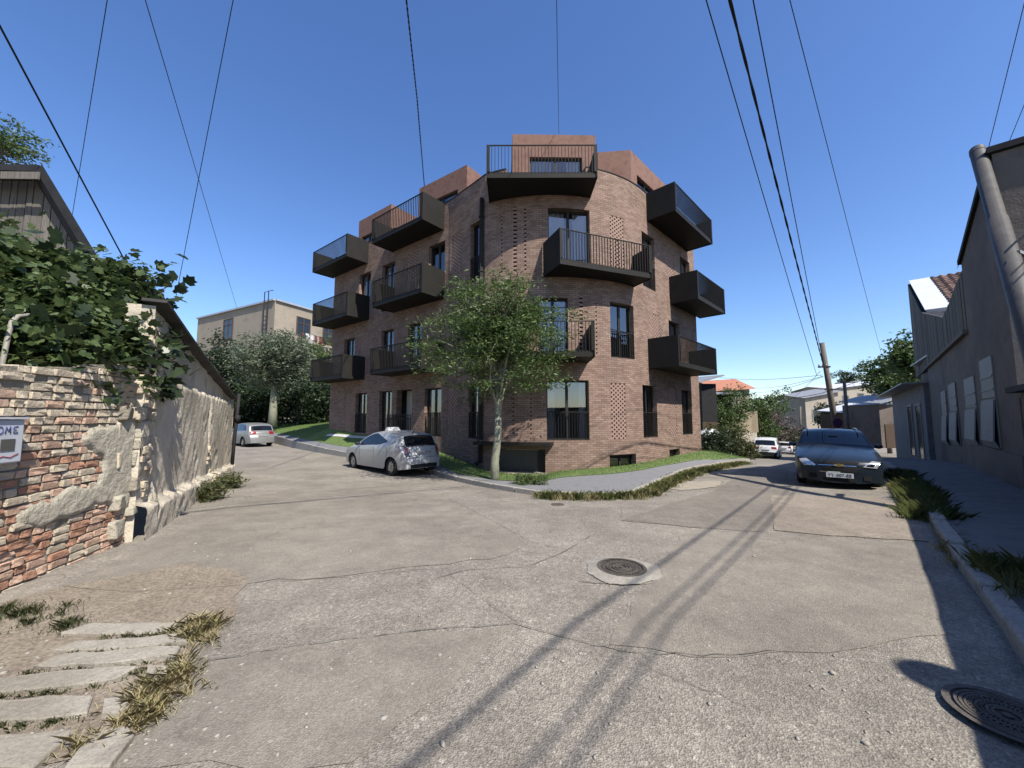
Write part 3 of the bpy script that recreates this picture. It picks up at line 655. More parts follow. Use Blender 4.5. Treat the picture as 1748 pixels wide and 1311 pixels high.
Vt, Ft = scatter_blades(cells, 90000, .03, .075, .006, rg)
o = link_mesh('lawn_grass', np_mesh('lawn_grass', Vt, Ft, MT['grass_blade'])); tag(o, 'short mown green grass around the brick building', 'grass', kind='stuff')
# ------------------------------------------------------------------ cars
def car_paint(name, c, metal=.25, rough=.42): return mat(name, c, rough=rough, metal=metal, coat=.35, spec=.4)
car_paint('paint_silver', (.56, .56, .54)); mat('lamp_smoke', (.16, .15, .16), rough=.12, coat=.6); mat('wind_frame', (.012, .012, .013), rough=.4); mat('paint_blue', (.016, .024, .033), rough=.3, metal=.1, coat=.18, spec=.35); car_paint('paint_white', (.78, .78, .78), .0, .3); car_paint('paint_grey', (.27, .27, .26))
mat('tyre', (.018, .018, .018), rough=.85); mat('rim', (.55, .55, .56), rough=.3, metal=.9); mat('black_plastic', (.016, .016, .017), rough=.55)
mat('auto_glass', (.010, .013, .017), rough=.04, spec=.5, coat=.0); mat('chrome', (.8, .8, .8), rough=.08, metal=1.0)
mat('lamp_clear', (.55, .57, .6), rough=.08, spec=.8, coat=1.0, metal=.3); mat('lamp_red', (.28, .012, .012), rough=.1, coat=1.0); mat('plate_white', (.78, .78, .77), rough=.4); mat('plate_ink', (.02, .02, .025), rough=.5)
mat('emblem_gold', (.65, .48, .2), rough=.3, metal=.6); mat('underbody', (.008, .008, .008), rough=.9); mat('seam', (.03, .03, .03), rough=.8); mat('taxi_sign', (.5, .5, .52), rough=.4)
mat('plate_dark', (.03, .035, .06), rough=.4); mat('plate_grey', (.45, .46, .48), rough=.4)
def crom(pts, n):
    p = [Vector((a, b)) for a, b in pts]; o = []
    for i in range(len(p) - 1):
        a, b, c, d = p[max(i - 1, 0)], p[i], p[i + 1], p[min(i + 2, len(p) - 1)]
        for k in range(n):
            t = k / n; q = .5 * ((2 * b) + (c - a) * t + (2 * a - 5 * b + 4 * c - d) * t * t + (3 * b - a - 3 * c + d) * t ** 3)
            q.x = min(max(q.x, b.x), c.x); o.append(q)
    o.append(p[-1]); return o
def lin(pts, x):
    if x <= pts[0][0]: return pts[0][1]
    for a, b in zip(pts[:-1], pts[1:]):
        if x <= b[0]: return a[1] + (b[1] - a[1]) * (x - a[0]) / max(1e-6, b[0] - a[0])
    return pts[-1][1]
def text_mesh(name, txt, size, m, parent, loc, rot, ext=.002):
    cu = bpy.data.curves.new(name, 'FONT'); cu.body = txt; cu.size = size; cu.align_x = 'CENTER'; cu.align_y = 'CENTER'; cu.extrude = ext
    to = bpy.data.objects.new(name, cu); COL.objects.link(to); dg = bpy.context.evaluated_depsgraph_get(); me = bpy.data.meshes.new_from_object(to.evaluated_get(dg))
    bpy.data.objects.remove(to); me.materials.clear(); me.materials.append(m); o = link_mesh(name, me, parent, True); o.location = loc; o.rotation_euler = rot; return o
class Car:
    def __init__(s, name, label, loc, heading, spec, paint):
        # local frame: +x points to the rear, front bumper at x = 0, centre of the car at L/2
        s.sp = spec; s.root = empty(name, loc, math.atan2(-heading[1], -heading[0])); tag(s.root, label, 'car', 'cars parked along the two streets'); s.paint = paint
        s.L = spec['L']; s.pr = crom(spec['prof'], 3); s.N = len(s.pr); s.x0 = s.L / 2
    def W(s, x): return lin(s.sp['plan'], x)
    def belt(s, x): return lin(s.sp['belt'], x)
    def zb(s, x):
        z = s.sp['sill'] + .05 * max(0, 1 - min(x, s.L - x) / .5)
        for xw in s.sp['wheels']:
            r = s.sp['rw'] * 1.16; d = abs(x - xw)
            if d < r: z = max(z, s.sp['rw'] + math.sqrt(r * r - d * d))
        return z
    def ys(s, x, z):
        W = s.W(x); b = s.belt(x); y = W * (1 - .035 * ((z - .62) / .4) ** 2) if z < b else W * (1 - .035 * ((b - .62) / .4) ** 2)
        if z > b: h = z - b; y -= .025 * min(1, h / .04) + s.sp.get('tumble', .40) * h ** 1.12
        return max(y, .05)
    def crown(s, x): return lin(s.sp['crown'], x)
    def bow(s, x): return lin(s.sp['bow'], x)
    def top(s, i, v):
        i = max(0, min(s.N - 1.0, i)); a = int(i); b = min(a + 1, s.N - 1); p = s.pr[a].lerp(s.pr[b], i - a); zs = max(p.y - s.crown(p.x), s.zb(p.x) + .005); y = s.ys(p.x, zs)
        k = (1 - abs(v) ** 2.6)
        return Vector((p.x + s.bow(p.x) * (1 - v * v) - s.x0, v * y, zs + (p.y - zs) * k))
    def side(s, x, z, sg): return Vector((x - s.x0, sg * s.ys(x, z), z))
    def zs(s, x):
        for a, b in zip(s.pr[:-1], s.pr[1:]):
            if a.x <= x <= b.x: zt = a.y + (b.y - a.y) * (x - a.x) / max(1e-6, b.x - a.x); return zt - s.crown(x)
        return s.pr[-1].y
    def idx(s, x):
        for i, (a, b) in enumerate(zip(s.pr[:-1], s.pr[1:])):
            if a.x <= x <= b.x: return i + (x - a.x) / max(1e-6, b.x - a.x)
        return s.N - 1
    def body(s):
        mb = MB(); NV, NR = 14, 12; st = []
        xs = [i for i in range(s.N)]
        # add stations round the wheel arches
        ex = []
        for xw in s.sp['wheels']:
            r = s.sp['rw'] * 1.16
            for k in range(-8, 9): ex.append(s.idx(xw + r * math.sin(k / 8 * math.pi / 2)))
        xs = sorted(set([round(q, 3) for q in xs + ex]))
        grid = []
        for i in xs:
            a = int(i); b = min(a + 1, s.N - 1); p = s.pr[a].lerp(s.pr[b], i - a); zt = max(p.y - s.crown(p.x), s.zb(p.x) + .005); row = []
            z0 = s.zb(p.x); bl = min(s.belt(p.x), zt); zz = []
            n1 = NR // 2
            for k in range(n1 + 1): zz.append(z0 + (bl - z0) * k / n1 if bl > z0 else z0 + (zt - z0) * .5 * k / n1)
            for k in range(1, NR - n1 + 1): zz.append(zz[n1] + (zt - zz[n1]) * k / (NR - n1))
            for z in zz: row.append(s.side(p.x, z, -1))
            for k in range(1, NV): row.append(s.top(i, -1 + 2 * k / NV))
            for z in zz[::-1]: row.append(s.side(p.x, z, 1))
            grid.append(row)
        n = len(grid[0]); vs = [p for r_ in grid for p in r_]
        fs = [(i * n + k, i * n + k + 1, (i + 1) * n + k + 1, (i + 1) * n + k) for i in range(len(grid) - 1) for k in range(n - 1)]
        fs = [tuple(reversed(f)) for f in fs]
        mb.add(vs, fs); o = mb.build('body', s.paint, s.root, True, True)
        o.data.shade_smooth() if hasattr(o.data, 'shade_smooth') else None
        md = o.modifiers.new('edges', 'EDGE_SPLIT'); md.split_angle = R_(38)
        u = MB(); u.box((0, 0, .42), (s.L * .9, s.sp['plan'][3][1] * 1.72, .42)); u.build('underbody', MT['underbody'], s.root, False, True); return o
    def patch(s, fn, nu, nv, name, m, parent=None, off=.006, flip=False):
        c = [[fn(a / nu, b / nv) for b in range(nv + 1)] for a in range(nu + 1)]; mb = MB(); vs = []
        for a in range(nu + 1):
            for b in range(nv + 1):
                p = c[a][b]; d1 = c[min(a + 1, nu)][b] - c[max(a - 1, 0)][b]; d2 = c[a][min(b + 1, nv)] - c[a][max(b - 1, 0)]; nr = d1.cross(d2)
                if nr.length > 1e-9: nr.normalize()
                ce = Vector((0, 0, .6));
                if nr.dot(p - Vector((p.x * .7, 0, .55))) < 0: nr = -nr
                vs.append(p + nr * off)
        n = nv + 1; fs = [(i * n + k, i * n + k + 1, (i + 1) * n + k + 1, (i + 1) * n + k) for i in range(nu) for k in range(nv)]
        mb.add(vs, fs); return mb.build(name, m, parent or s.root, True, True)
    def top_patch(s, x0, x1, v0, v1, name, m, nu=8, nv=12, off=.006, taper=0.0, parent=None):
        i0, i1 = s.idx(x0), s.idx(x1)
        return s.patch(lambda a, b: s.top(i0 + (i1 - i0) * a, (v0 + (v1 - v0) * b) * (1 - taper * a)), nu, nv, name, m, parent, off)
    def z_patch(s, z0, z1, v0, v1, name, m, rear=False, nu=5, nv=8, off=.008, v0b=None, v1b=None, parent=None):
        """patch on the front or rear face between two heights"""
        rng = range(s.N - 1) if not rear else range(s.N - 2, -1, -1)
        def fi(z):
            for i in rng:
                a, b = s.pr[i], s.pr[i + 1]
                if min(a.y, b.y) <= z <= max(a.y, b.y) and abs(b.y - a.y) > 1e-6: return i + (z - a.y) / (b.y - a.y)
            return 0
        v0b = v0 if v0b is None else v0b; v1b = v1 if v1b is None else v1b
        return s.patch(lambda a, b: s.top(fi(z0 + (z1 - z0) * a), (v0 + (v0b - v0) * a) * (1 - b) + (v1 + (v1b - v1) * a) * b), nu, nv, name, m, parent, off)
    def side_patch(s, x0, x1, zlo, zhi, name, m, sg, nu=10, nv=4, off=.006, parent=None):
        return s.patch(lambda a, b: s.side(x0 + (x1 - x0) * a, (lambda x, l, h: l + (h - l) * b)(x0 + (x1 - x0) * a, zlo(x0 + (x1 - x0) * a), max(zlo(x0 + (x1 - x0) * a) + .002, zhi(x0 + (x1 - x0) * a))), sg), nu, nv, name, m, parent, off)
    def wheels(s, spokes=7):
        r = s.sp['rw']; me_t = MB(); prof = [(-.10, r * .62), (-.105, r * .9), (-.07, r), (.07, r), (.105, r * .9), (.10, r * .62)]; n = 28
        for k in range(n):
            a, b = 2 * math.pi * k / n, 2 * math.pi * (k + 1) / n
            for (y0, r0), (y1, r1) in zip(prof[:-1], prof[1:]):
                me_t.quad((r0 * math.cos(a), y0, r0 * math.sin(a)), (r1 * math.cos(a), y1, r1 * math.sin(a)), (r1 * math.cos(b), y1, r1 * math.sin(b)), (r0 * math.cos(b), y0, r0 * math.sin(b)))
        mt = me_t.mesh('tyre', MT['tyre'], True); rm = MB(); ri = r * .64
        for k in range(n):
            a, b = 2 * math.pi * k / n, 2 * math.pi * (k + 1) / n
            for (y0, r0, y1, r1) in ((-.085, ri, -.09, ri * .9), (-.09, ri * .9, -.0, ri * .86)):
                rm.quad((r0 * math.cos(a), y0, r0 * math.sin(a)), (r1 * math.cos(a), y1, r1 * math.sin(a)), (r1 * math.cos(b), y1, r1 * math.sin(b)), (r0 * math.cos(b), y0, r0 * math.sin(b)))
        for k in range(spokes):
            a = 2 * math.pi * k / spokes; c, sn = math.cos(a), math.sin(a); w0, w1 = ri * .16, ri * .22
            q = [(.1 * ri, -w0), (.95 * ri, -w1), (.95 * ri, w1), (.1 * ri, w0)]
            rm.hexa([(x * c - y * sn, -.085, x * sn + y * c) for x, y in q] + [(x * c - y * sn, -.06, x * sn + y * c) for x, y in q])
        rm.tube([(0, -.095, 0), (0, -.05, 0)], ri * .22, 10)
        mr = rm.mesh('rim', MT['rim']); dk = MB(); dk.tube([(0, -.02, 0), (0, .05, 0)], ri * .9, 16); md = dk.mesh('brake_disc', MT['underbody'])
        for xw in s.sp['wheels']:
            for sg in (-1, 1):
                y = sg * (s.W(xw) - .125); o = link_mesh('wheel', mt, s.root, True); o.location = (xw - s.x0, y, r); o.rotation_euler = (0, 0, 0 if sg < 0 else math.pi)
                link_mesh('rim', mr, o, True); link_mesh('brake_disc', md, o, True)
    def mirrors(s, x, m):
        for sg in (-1, 1):
            mb = MB(); z = s.belt(x) + .07; y = s.ys(x, z); pts = []
            for k in range(6):
                pass
            c = Vector((x - s.x0, sg * (y + .13), z + .02)); vs = []
            for i in range(5):
                for k in range(8):
                    a = 2 * math.pi * k / 8; t = i / 4; rr_ = math.sin(max(.12, min(.9, t * .8 + .12)) * math.pi) ** .6
                    vs.append(c + Vector((-.05 + .13 * t, .10 * math.cos(a) * rr_, .068 * math.sin(a) * rr_)))
            fs = [(i * 8 + k, i * 8 + (k + 1) % 8, (i + 1) * 8 + (k + 1) % 8, (i + 1) * 8 + k) for i in range(4) for k in range(8)] + [tuple(range(7, -1, -1)), tuple(range(32, 40))]
            mb.add(vs, fs); mb.beam((x - s.x0 + .02, sg * (y - .02), z - .03), (x - s.x0 + .02, sg * (y + .08), z), .06, .03); mb.build('mirror', m, s.root, True, True)
    def plate(s, rear, z, txt, bg='plate_white', ink='plate_ink', tilt=0):
        x = (s.L - s.x0 + s.bow(s.L) + .012) if rear else (-s.x0 + s.bow(0) - .012)
        if rear:
            i = max(j for j in range(s.N - 1) if s.pr[j].y >= z); p = s.top(i + .5, 0); x = p.x + .06
        else: p = s.top(min(j for j in range(s.N) if s.pr[j].y >= z), 0); x = p.x - .04
        mb = MB(); mb.box((x, 0, z), (.012, .52, .115)); o = mb.build('number_plate', MT[bg], s.root, False, True)
        sg = 1 if rear else -1
        text_mesh('plate_text', txt, .105, MT[ink], o, (x + sg * .008, 0, z - .003), (math.pi / 2, 0, math.pi / 2 * sg)); return o
# --- silver hatchback with a taxi lamp
def prof_shift(p): return p
hb = dict(L=3.995, sill=.2, rw=.29, wheels=(.78, 3.33), tumble=.40,
  prof=[(0, .22), (.006, .36), (.014, .5), (.06, .62), (.2, .74), (.5, .86), (.9, .96), (1.1, 1.02), (1.6, 1.27), (2.0, 1.40), (2.4, 1.442), (2.9, 1.425), (3.3, 1.37), (3.58, 1.31), (3.66, 1.26), (3.80, .98), (3.86, .93), (3.91, .74), (3.95, .66), (3.985, .55), (3.99, .36), (3.995, .26)],
  plan=[(0, .62), (.1, .74), (.4, .82), (1.0, .847), (2.6, .847), (3.3, .84), (3.75, .77), (3.995, .66)], belt=[(0, .70), (.5, .80), (1.0, .87), (2.5, .93), (3.3, 1.0), (3.7, .97), (3.85, .8), (4, .5)],
  crown=[(0, .03), (.3, .08), (1.0, .06), (1.6, .05), (3.4, .045), (3.66, .05), (3.9, .03), (4, .03)], bow=[(0, -.12), (.5, -.05), (1.1, -.08), (2, -.02), (3.2, .0), (3.66, .05), (4, .10)])
def finish_hatch(c, dark='auto_glass'):
    c.body(); c.wheels()
loc = Vector((-4.42, 14.24, 0)); loc.z = zr(loc.x, loc.y); hd = (-.752, .659)
c = Car('parked_car', 'silver hatchback with a roof lamp parked beside the lawn', loc, hd, hb, MT['paint_silver']); c.body(); c.wheels(8); PRI = c
c.top_patch(1.16, 1.86, -.9, .9, 'windscreen', MT['auto_glass'])
rw_ = c.top_patch(3.62, 3.815, -.86, .86, 'rear_window', MT['auto_glass'])
for sg in (-1, 1):
    c.side_patch(1.28, 3.02, lambda x: c.belt(x) + .03 + max(0, x - 2.55) * .16, lambda x: min(c.zs(x) - .035, 1.02 + (x - 1.28) * .62, 1.365 - max(0, x - 2.2) * .30), 'side_window', MT['auto_glass'], sg, nu=16)
    for x in (1.32, 2.28, 3.1): c.side_patch(x, x + .012, lambda q: .32 + (.25 if x > 3 else 0), lambda q: c.belt(q), 'door_seam', MT['seam'], sg, 1, 6, .003)
    for x in (2.05, 2.95): c.side_patch(x, x + .17, lambda q: .845, lambda q: .87, 'door_handle', MT['paint_silver'], sg, 2, 2, .025)
    l_ = c.z_patch(.66, 1.03, sg * .80, sg * 1.0, 'tail_lamp', MT['lamp_smoke'], True, 6, 4, .012, sg * .84, sg * 1.0); 
    c.z_patch(.80, .92, sg * .83, sg * .985, 'tail_lamp_red', MT['lamp_red'], True, 4, 4, .016, parent=l_)
    c.z_patch(.55, .70, sg * .62, sg * .98, 'headlight', MT['lamp_clear'], False, 4, 6, .01)
c.plate(True, .77, 'QZ-510-QD', 'plate_grey'); c.z_patch(.60, .612, -.97, .97, 'tailgate_seam', MT['seam'], True, 1, 16, .008)
for sg in (-1, 1): c.z_patch(.612, .95, sg * .785, sg * .795, 'tailgate_seam', MT['seam'], True, 8, 1, .008)
c.z_patch(.815, .83, -.66, -.42, 'badge', MT['chrome'], True, 1, 4, .008); c.z_patch(.845, .875, .52, .6, 'badge', MT['plate_ink'], True, 1, 2, .008)
m = MB(); 
for k in range(16):
    a, b = 2 * math.pi * k / 16, 2 * math.pi * (k + 1) / 16
    for (r0, r1) in ((.055, .068),): m.quad(*[(c.L - c.x0 - .065, q * math.cos(t), .905 + q * .68 * math.sin(t)) for q, t in ((r0, a), (r1, a), (r1, b), (r0, b))])
m.box((c.L - c.x0 - .065, 0, .905), (.004, .016, .075)); m.box((c.L - c.x0 - .065, 0, .925), (.004, .08, .014)); m.build('emblem', MT['plate_ink'], c.root, False, True)
m = MB(); m.beam((3.79 - c.x0 + .06, 0, 1.0), (3.70 - c.x0 + .07, .22, 1.14), .025, .02); m.build('wiper', MT['black_plastic'], c.root, False, True)
m = MB(); m.tube([(3.35 - c.x0, 0, 1.36), (3.38 - c.x0, 0, 1.40), (3.5 - c.x0, 0, 1.55)], [.03, .014, .004], 6); m.build('antenna', MT['black_plastic'], c.root, False, True)
m = MB(); q = [(-.13, -.26), (.13, -.26), (.13, .26), (-.13, .26)]; x = 2.1 - c.x0
m.hexa([(x + a, b, 1.42) for a, b in q] + [(x + a * .6, b * .75, 1.545) for a, b in q]); m.build('roof_lamp', MT['taxi_sign'], c.root, False, True, .02)
c.mirrors(1.3, MT['black_plastic'])
c.z_patch(.27, .40, -.8, .8, 'rear_valance', MT['black_plastic'], True, 3, 10, .006)
# --- blue saloon seen from the front
sd = dict(L=4.6, sill=.19, rw=.325, wheels=(.95, 3.63), tumble=.42,
  prof=[(0, .20), (.006, .33), (.012, .48), (.03, .60), (.07, .70), (.18, .79), (.5, .89), (.95, .965), (1.3, 1.01), (1.42, 1.05), (1.9, 1.31), (2.2, 1.43), (2.6, 1.477), (3.1, 1.46), (3.5, 1.37), (3.95, 1.13), (4.2, 1.08), (4.5, 1.05), (4.56, .85), (4.59, .6), (4.6, .28)],
  plan=[(0, .66), (.08, .77), (.3, .86), (.8, .893), (2.3, .895), (3.7, .885), (4.3, .80), (4.6, .66)], belt=[(0, .68), (.2, .74), (.9, .86), (1.5, .93), (3.5, 1.0), (4.2, 1.02), (4.6, .8)],
  crown=[(0, .03), (.15, .05), (.5, .075), (1.2, .05), (1.9, .05), (3.0, .05), (4.6, .04)], bow=[(0, -.17), (.2, -.12), (.6, -.05), (1.42, -.10), (2.0, -.04), (3.0, 0), (4.6, .1)])
loc = G(1434, 834); hd = (-.60, -.80); ctr = Vector((loc.x + .60 * 2.25, loc.y + .80 * 2.25, 0)); ctr.z = zr(ctr.x, ctr.y) + .01
c = Car('parked_car', 'dark blue saloon car facing the camera beside the right kerb', ctr, hd, sd, MT['paint_blue']); c.body(); c.wheels(5); CRZ = c
c.top_patch(1.41, 2.2, -.97, .97, 'windscreen_frame', MT['wind_frame'], nu=10, off=.003); c.top_patch(1.47, 2.15, -.91, .91, 'windscreen', MT['auto_glass'], nu=10, off=.007); c.top_patch(3.45, 3.93, -.88, .88, 'rear_window', MT['auto_glass'])
for sg in (-1, 1):
    c.side_patch(1.62, 3.75, lambda x: c.belt(x) + .03, lambda x: min(c.zs(x) - .03, .99 + (x - 1.62) * .62, 1.40), 'side_window', MT['auto_glass'], sg, nu=16)
    h = c.z_patch(.62, .775, sg * .63, sg * 1.0, 'headlight', MT['lamp_clear'], False, 5, 6, .012, sg * .80, sg * 1.0)
    c.z_patch(.645, .70, sg * .72, sg * .9, 'lamp_inner', MT['chrome'], False, 3, 3, .018, parent=h)
    c.z_patch(.30, .42, sg * .68, sg * .92, 'fog_recess', MT['underbody'], False, 3, 6, .014)
    c.z_patch(.605, .62, sg * .66, sg * .99, 'chrome_strip', MT['chrome'], False, 2, 6, .014)
    for x in (1.55, 2.6): c.side_patch(x, x + .012, lambda q: .32, lambda q: c.belt(q), 'door_seam', MT['seam'], sg, 1, 6, .003)
    m = MB(); m.tube([(1.95 - c.x0, sg * .60, 1.415), (2.3 - c.x0, sg * .575, 1.49), (3.2 - c.x0, sg * .565, 1.485), (3.5 - c.x0, sg * .58, 1.40)], .016, 6); m.build('roof_rail', MT['chrome'], c.root, True, True)
c.z_patch(.655, .715, -.50, .50, 'upper_grille', MT['underbody'], False, 4, 14, .016)
c.z_patch(.475, .612, -.46, .46, 'lower_grille', MT['underbody'], False, 5, 14, .022, -.58, .58)
for z0, z1 in ((.615, .63), (.46, .474)): c.z_patch(z0, z1, -.56, .56, 'grille_surround', MT['chrome'], False, 2, 14, .026)
c.z_patch(.635, .652, -.56, .56, 'grille_bar', MT['paint_blue'], False, 2, 10, .012)
c.z_patch(.24, .33, -.5, .5, 'lower_intake', MT['underbody'], False, 4, 14, .016)
pm = c.top(min(j for j in range(c.N) if c.pr[j].y >= .63), 0); x = pm.x - .035
m = MB(); m.box((x, 0, .637), (.02, .07, .062)); m.hexa([(x - .01, -.10, .615), (x + .01, -.10, .615), (x + .01, .085, .615), (x - .01, .085, .615), (x - .01, -.085, .658), (x + .01, -.085, .658), (x + .01, .10, .658), (x - .01, .10, .658)]); m.build('emblem', MT['emblem_gold'], c.root, False, True)
c.plate(False, .395, 'YY-307-EE'); c.mirrors(1.72, MT['paint_blue'])
m = MB(); m.beam((1.45 - c.x0 - .05, -.1, 1.06), (1.62 - c.x0, .5, 1.10), .02, .015); m.beam((1.45 - c.x0 - .05, -.55, 1.04), (1.55 - c.x0 - .06, .05, 1.09), .02, .015); m.build('wiper', MT['black_plastic'], c.root, False, True)
m = MB(); m.box((1.75 - c.x0, .0, 1.27), (.02, .2, .05)); m.build('inner_mirror', MT['black_plastic'], c.root, False, True)
# --- white off-roader seen from behind
sv = dict(L=4.43, sill=.26, rw=.35, wheels=(.9, 3.5), tumble=.30,
  prof=[(0, .26), (.01, .5), (.03, .7), (.12, .88), (.5, .98), (1.0, 1.06), (1.3, 1.12), (1.8, 1.45), (2.2, 1.60), (2.7, 1.665), (3.4, 1.64), (3.85, 1.57), (3.98, 1.52), (4.22, 1.10), (4.28, 1.02), (4.35, .82), (4.37, .72), (4.41, .60), (4.42, .45), (4.43, .32)],
  plan=[(0, .66), (.1, .8), (.4, .88), (1.0, .905), (2.6, .905), (3.5, .90), (4.1, .84), (4.43, .74)], belt=[(0, .8), (1.0, 1.0), (3.0, 1.08), (4.0, 1.12), (4.2, 1.0), (4.43, .7)],
  crown=[(0, .03), (.4, .06), (1.8, .05), (3.8, .05), (4.43, .03)], bow=[(0, -.1), (1.3, -.06), (2.4, 0), (3.8, .02), (4.43, .09)])
def rear_set(c, z0=.86, z1=1.02, txt='NN-210-TT', dark=.72):
    c.body(); c.wheels(5); c.top_patch(c.sp['rg'][0], c.sp['rg'][1], -.88, .88, 'rear_window', MT['auto_glass']); c.top_patch(*c.sp['wg'], -.9, .9, 'windscreen', MT['auto_glass'])
    for sg in (-1, 1):
        c.side_patch(c.sp['sw'][0], c.sp['sw'][1], lambda x: c.belt(x) + .03, lambda x: min(c.zs(x) - .04, c.belt(x) + .02 + (x - c.sp['sw'][0]) * .6, c.belt(x) + .03 + (c.sp['sw'][1] - x) * 1.4, 1.5), 'side_window', MT['auto_glass'], sg, nu=14)
        c.z_patch(z0, z1, sg * .56, sg * 1.0, 'tail_lamp', MT['lamp_red'], True, 4, 6, .012)
    c.plate(True, (z0 + .5) / 2 + .06, txt, 'plate_grey'); c.mirrors(c.sp['wg'][0] + .35, MT['black_plastic'])
sv.update(rg=(4.0, 4.21), wg=(1.34, 2.0), sw=(1.5, 3.9))
p = G(1307, 783); hd = (.60, .80); ctr = Vector((p.x + .6 * 2.1, p.y + .8 * 2.1, 0)); ctr.z = zr(ctr.x, ctr.y)
c = Car('parked_car', 'white off-road car seen from behind parked in front of the bushes', ctr, hd, sv, MT['paint_white']); rear_set(c)
c.z_patch(.33, .62, -.99, .99, 'rear_bumper', MT['black_plastic'], True, 4, 10, .012)
# --- small white car farther along
p = G(1338, 775); ctr = Vector((p.x + .6 * 3.6, p.y + .8 * 3.6, 0)); ctr.z = zr(ctr.x, ctr.y)
hb2 = dict(hb); hb2.update(rg=(3.62, 3.815), wg=(1.16, 1.86), sw=(1.3, 3.2))
c = Car('parked_car', 'small white car half hidden behind the white off-road car', ctr, hd, hb2, MT['paint_white']); rear_set(c, .7, .9, 'TB-114-BT')
# --- silver estate on the left street
wg = dict(L=4.3, sill=.2, rw=.31, wheels=(.85, 3.45), tumble=.36,
  prof=[(0, .22), (.01, .4), (.03, .6), (.15, .76), (.6, .9), (1.0, .98), (1.25, 1.05), (1.8, 1.37), (2.2, 1.50), (2.7, 1.53), (3.3, 1.50), (3.8, 1.42), (3.92, 1.36), (4.1, 1.02), (4.17, .95), (4.22, .75), (4.27, .62), (4.29, .45), (4.3, .26)],
  plan=[(0, .62), (.1, .76), (.4, .84), (1.0, .865), (2.6, .865), (3.5, .855), (4.0, .79), (4.3, .68)], belt=[(0, .7), (1.0, .9), (3.0, .98), (3.8, 1.02), (4.1, .9), (4.3, .6)],
  crown=[(0, .03), (.4, .07), (1.8, .05), (3.9, .05), (4.3, .03)], bow=[(0, -.12), (1.3, -.07), (2.4, 0), (3.8, .03), (4.3, .12)], rg=(3.93, 4.09), wg=(1.28, 2.0), sw=(1.4, 3.75))
p = G(447, 763); hd = (-.80, .60); ctr = Vector((p.x - .8 * 2.1, p.y + .6 * 2.1, 0)); ctr.z = zr(ctr.x, ctr.y)
c = Car('parked_car', 'silver estate car parked at the far end of the plaster wall', ctr, hd, wg, MT['paint_grey']); rear_set(c, .82, 1.0, 'DT-332-TD')
# ------------------------------------------------------------------ vegetation helpers
def leaves_np(centers, n_per, sig, size, rs, aspect=.5, droop=.25, shape='rhomb', up=.5):
    C = np.repeat(np.asarray(centers), n_per, axis=0); n = len(C); off = rs.normal(size=(n, 3)) * np.asarray(sig); p = C + off
    d = rs.normal(size=(n, 3)); d[:, 2] = d[:, 2] * .5 - droop; d /= np.linalg.norm(d, axis=1, keepdims=True)
    nrm = rs.normal(size=(n, 3)) * .6; nrm[:, 2] += up; s = np.cross(d, nrm); s /= np.linalg.norm(s, axis=1, keepdims=True) + 1e-9; nn = np.cross(s, d)
    L = size * (.55 + .8 * rs.rand(n, 1)); W = L * aspect
    if shape == 'rhomb':
        V = np.stack([p, p + d * L * .45 + s * W * .5 + nn * L * .06, p + d * L, p + d * L * .45 - s * W * .5 + nn * L * .06], 1).reshape(-1, 3); F = np.arange(4 * n).reshape(-1, 4); return V, F
    prof = [(0, 0), (-.04, .26), (.26, .46), (.36, .30), (.66, .40), (.66, .20), (1.0, .0), (.66, -.20), (.66, -.40), (.36, -.30), (.26, -.46), (-.04, -.26)]   # lobed fig leaf
    k = len(prof); V = np.stack([p + d * L * a + s * W * 2 * b + nn * L * (.22 * abs(b) - .10 * a * a) for a, b in prof], 1).reshape(-1, 3); F = np.arange(k * n).reshape(-1, k); return V, F
